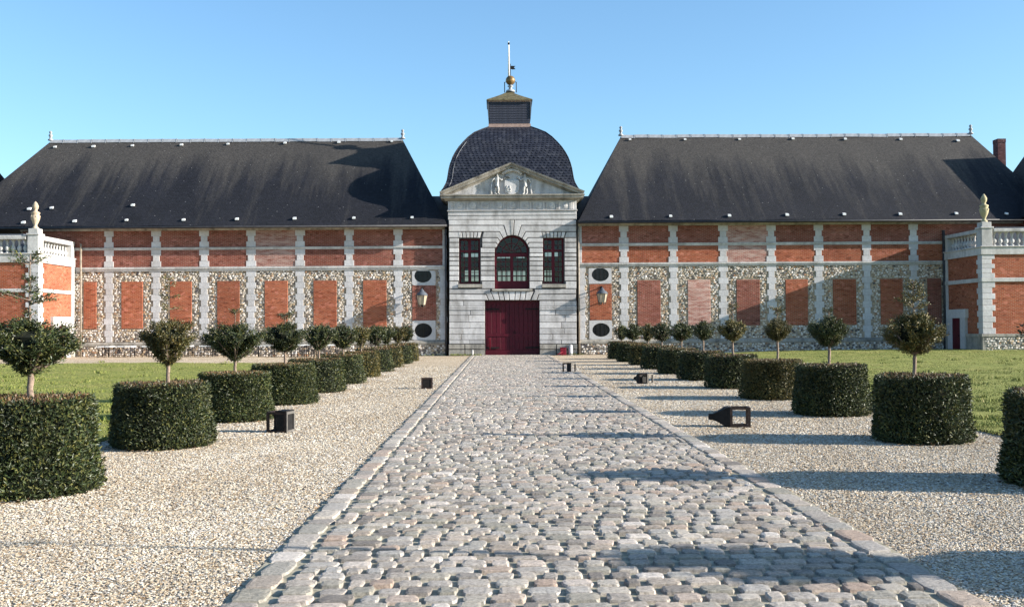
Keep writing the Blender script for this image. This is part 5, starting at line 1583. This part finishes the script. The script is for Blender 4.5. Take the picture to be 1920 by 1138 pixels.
# ------------------------------------------------------------------ lanterns lying on the ground
def ground_lantern(label, x, y, s, rz, funnel, sides, pale, mats=('rusty_iron', 'grey_iron')):
    """box lantern on its side: four-post frame, solid or open sides, pyramid cap with neck towards -x"""
    root = thing('lantern', label, 'lantern', (x, y, 0.0), 'iron lanterns lying on the drive and gravel')
    ca, sa = cos(rz), sin(rz)
    def out(name, mb, mat):
        mb.v = [(px * ca - py * sa + x, px * sa + py * ca + y, pz) for px, py, pz in mb.v]
        return build(name, mb, mat, root)
    h = s / 2; t = 0.05 * s / 0.42
    fr = MB()
    for (a, b) in ((-1, -1), (1, -1), (1, 1), (-1, 1)):
        fr.box(a * h - (t if a > 0 else 0), a * h + (0 if a > 0 else t), b * h - (t if b > 0 else 0), b * h + (0 if b > 0 else t), 0.0, s)
    for z0 in (0.0, s - t):
        for b in (-1, 1): fr.box(-h + t, h - t, b * h - (t if b > 0 else 0), b * h + (0 if b > 0 else t), z0 + .001, z0 + t - .001)
        for a in (-1, 1): fr.box(a * h - (t if a > 0 else 0), a * h + (0 if a > 0 else t), -h + t, h - t, z0 + .001, z0 + t - .001)
    out('frame', fr, M[mats[0]])
    e = 0.008
    if 'front' in sides: out('front_panel', MB().box(-h + t, h - t, -h + e, -h + 2 * e, t, s - t), M['iron'])
    if 'back' in sides: out('back_panel', MB().box(-h + t, h - t, h - 2 * e, h - e, t, s - t), M['iron'])
    if 'cap' in sides: out('cap_panel', MB().box(-h + e, -h + 2 * e, -h + t, h - t, t, s - t), M['iron'])
    if 'foot' in sides: out('foot_panel', MB().box(h - 2 * e, h - e, -h + t, h - t, t, s - t), M['iron'])
    if 'half' in sides: out('inner_panel', MB().box(h * 0.05, h * 0.05 + e, -h + t, h - t, t, s - t), M['iron'])
    if 'halffront' in sides: out('shutter', MB().box(0.0, h - t, -h + e, -h + 2 * e, t, s - t), M['iron'])
    if 'top' in sides: out('lid', MB().box(-h * .1, h, -h, h, s + 0.001, s + 0.02), M['iron'])
    if pale:
        mb = MB(); q = t * 1.0; yy = {'x': 0}
        if pale == 'right':
            xx0, xx1 = h + .001, h + .012
            mb.box(xx0, xx1, -h, -h + q, 0, s); mb.box(xx0, xx1, h - q, h, 0, s); mb.box(xx0, xx1, -h + q, h - q, s - q, s); mb.box(xx0, xx1, -h + q, h - q, 0, q)
        else:
            mb.box(-h, -h + q, -h - .012, -h - .001, 0, s); mb.box(h - q, h, -h - .012, -h - .001, 0, s); mb.box(-h + q, h - q, -h - .012, -h - .001, s - q, s); mb.box(-h + q, h - q, -h - .012, -h - .001, 0, q)
        out('pale_rim', mb, M[mats[1]])
    if funnel:
        mb = MB(); c = s / 2; d = funnel
        ring = [(-h, h), (-h - .06, h * .96), (-h - d * .55, h * .52), (-h - d * .8, h * .30), (-h - d, h * .28)]
        vs = []
        for (xx, r_) in ring: vs += [(xx, -r_, c - r_), (xx, r_, c - r_), (xx, r_, c + r_), (xx, -r_, c + r_)]
        fs = [(i * 4 + j, (i + 1) * 4 + j, (i + 1) * 4 + (j + 1) % 4, i * 4 + (j + 1) % 4) for i in range(len(ring) - 1) for j in range(4)]
        k_ = (len(ring) - 1) * 4; fs += [(k_, k_ + 1, k_ + 2, k_ + 3), (3, 2, 1, 0)]
        mb.add(vs, fs); out('cap', mb, M['iron'])
    return root
p = gnd(521, 812)
ground_lantern('black box lantern with one open side and pale rim, beside the yews', p.x, p.y + 0.2, 0.34, -0.20, 0, ('halffront', 'foot', 'top', 'half'), 'right')
p = gnd(800, 729)
ground_lantern('small closed dark box lantern alone on the gravel left of the cobbles', p.x, p.y + 0.15, 0.30, 0.0, 0, ('front', 'back', 'cap', 'foot'), None)
p = gnd(1068, 699)
ground_lantern('small box lantern on the cobbled edge, closest to the gatehouse doors', p.x, p.y + .2, 0.36, -0.60, 0, ('half', 'halffront'), 'right')
p = gnd(1213, 720)
ground_lantern('grey-rimmed lantern with a stubby cap lying midway along the gravel', p.x, p.y + .2, 0.30, -0.75, 0.26, ('cap', 'half'), 'right')
p = gnd(1388, 802)
ground_lantern('black lantern with a wide funnel cap and see-through opening, lying on the gravel', p.x + .03, p.y + .2, 0.335, -0.10, 0.34, ('inner',), None)

# ------------------------------------------------------------------ wall lanterns
def wall_lantern(label, px, ytop, ybot, w):
    yy = WY - 0.62
    c = at(px, (ytop + ybot) / 2, yy); zt, zb = FZ(px, ytop, yy), FZ(px, ybot, yy)
    root = thing('wall_lantern', label, 'lantern', (c.x, WY - 0.04, zb), 'wall lanterns either side of the gate')
    H = zt - zb; R0 = w / 2 / F * yy
    z1 = zb + H * 0.10; z2 = zb + H * 0.62
    mb = MB(); mb.lathe([(R0 * .62, z1), (R0 * 1.0, z2)], c.x, yy, 6, smooth=False); build('glass_body', mb, M['lamp_glass'], root)
    mb = MB()
    for k_ in range(6):
        a = 2 * pi * k_ / 6
        mb.tube([(c.x + R0 * .60 * cos(a), yy + R0 * .60 * sin(a), z1 - .13), (c.x + R0 * .64 * cos(a), yy + R0 * .64 * sin(a), z1), (c.x + R0 * 1.02 * cos(a), yy + R0 * 1.02 * sin(a), z2)], 0.018, 5)
    build('lamp_frame', mb, M['grey_iron'], root)
    mb = MB().lathe([(R0 * 1.12, z2), (R0 * 1.1, z2 + .03), (R0 * .85, z2 + H * .14), (R0 * .45, z2 + H * .22), (R0 * .42, z2 + H * .28), (R0 * .2, z2 + H * .33), (R0 * .12, zt)], c.x, yy, 12)
    build('lamp_cap', mb, M['lead_dark'], root)
    mb = MB().tube([(c.x, WY - 0.02, zt + .02), (c.x, yy, zt + .02)], 0.04, 6)
    mb.tube([(c.x - .0, WY - 0.02, zb + H * .12), (c.x, yy + R0 * .6, zb + H * .12)], 0.038, 6)
    mb.tube([(c.x, WY - .02, zt - .35), (c.x, yy + .15, zt)], 0.016, 6)
    mb.box(c.x - .05, c.x + .05, WY - 0.06, WY - 0.015, zb, zt + .1)
    build('bracket', mb, M['iron'], root)
wall_lantern('glass wall lantern between the oval windows by the dark drainpipe, left of the gatehouse', 791, 541, 575, 20)
wall_lantern('glass wall lantern between the oval windows by the pale drainpipe, right of the gatehouse', 1129, 539, 570, 20)

# ------------------------------------------------------------------ cafe tables and chairs along the left wing
ORD = ['first', 'second', 'third', 'fourth', 'fifth', 'sixth', 'seventh', 'eighth', 'ninth', 'tenth', 'eleventh', 'twelfth', 'thirteenth', 'fourteenth', 'fifteenth', 'sixteenth', 'seventeenth']
TY = WY - 1.6
def table(px0, px1, k_):
    x0, x1 = FX(px0, TY, 650), FX(px1, TY, 650); gz = float(gh((x0 + x1) / 2, TY))
    zt = 0.735
    root = thing('cafe_table', 'white-topped terrace table, %s counted from the pale drainpipe along the wing' % ORD[k_], 'table', ((x0 + x1) / 2, TY, gz), 'terrace tables along the wing')
    build('tabletop', MB().box(x0, x1, TY - .4, TY + .4, zt - .06, zt), M['white_paint'], root)
    for xx in (x0 + .08, x1 - .08):
        for yy in (TY - .34, TY + .34):
            build('leg', MB().tube([(xx, yy, gz), (xx, yy, zt - .045)], 0.022, 6), M['iron'], root)
tabs = [(185, 211), (217, 251), (268, 291), (334, 360), (377, 404), (420, 446), (484, 514), (546, 571), (574, 594), (603, 634)]
for i, (a, b) in enumerate(tabs): table(a, b, i)
def make_chair():
    root = thing('cafe_chair', 'x', 'chair', (0, 0, 0), 'terrace chairs along the wing')
    for xx in (-.19, .19):
        build('leg', MB().tube([(xx, -.2, 0), (xx, -.18, .44)], .016, 5), M['iron'], root)
        build('leg', MB().tube([(xx, .22, 0), (xx, .18, .44), (xx, .22, .68)], .014, 5), M['iron'], root)
    build('seat', MB().box(-.2, .2, -.2, .2, .43, .455), M['iron'], root)
    mb = MB()
    for z_ in (.56, .67): mb.tube([(-.19, .21 + (z_ - .6) * .1, z_), (0, .24 + (z_ - .6) * .1, z_), (.19, .21 + (z_ - .6) * .1, z_)], .014, 5)
    build('backrest', mb, M['iron'], root)
    return root
ch0 = make_chair()
spots = []
for i, (a, b) in enumerate(tabs):
    if i < 9:
        spots.append(((a + b) / 2 - 7, -0.62, 0.2)); 
        if i % 2 == 0 or i == 3: spots.append(((a + b) / 2 + 8, -0.60, -0.15))
for i, (px, dy, rot) in enumerate(spots):
    c = ch0 if i == 0 else copy_tree(ch0)
    x = FX(px, TY + dy, 660)
    c.location = (x, TY + dy, float(gh(x, TY))); c.rotation_euler = (0, 0, pi + rot)
    c['label'] = 'black metal terrace chair, %s counted from the pale drainpipe along the wing' % ORD[i]

# ------------------------------------------------------------------ small things at the foot of the gatehouse
p = gnd(1061.5, 668.5)
rb = thing('hose_box', 'small dark red metal box standing by the foot of the gatehouse wall', 'box', (p.x, PY - .45, 0))
build('body', MB().cbox(p.x - .17, p.x + .17, PY - .60, PY - .30, 0.01, .43, .015), M['red_box'], rb)
build('lid', MB().box(p.x - .19, p.x + .19, PY - .62, PY - .28, .43, .46), M['red_box'], rb)
build('handle', MB().tube([(p.x - .02, PY - .62, .22), (p.x - .18, PY - .75, .15), (p.x - .36, PY - .85, .05)], [.02, .025, .04], 6), M['red_box'], rb)
for px_, lab in ((884.5, 'short pale stone post at the foot of the gatehouse wall left of the doors'), (1078, 'worn pale stone guard at the foot of the gatehouse beside the pale drainpipe')):
    p = gnd(px_, 669)
    b = thing('guard_post', lab, 'post', (p.x, PY - .4, 0))
    big = px_ > 1000
    r_ = .13 if big else .055; h_ = .62 if big else .36
    build('shaft', MB().lathe([(r_ * 1.2, 0), (r_, .05), (r_ * .9, h_ * .85)], p.x, PY - .4, 10), M['limestone'], b)
    build('cap', MB().lathe([(r_ * .9, h_ * .85), (r_ * .95, h_ * .9), (r_ * .5, h_)], p.x, PY - .4, 10), M['limestone'], b)
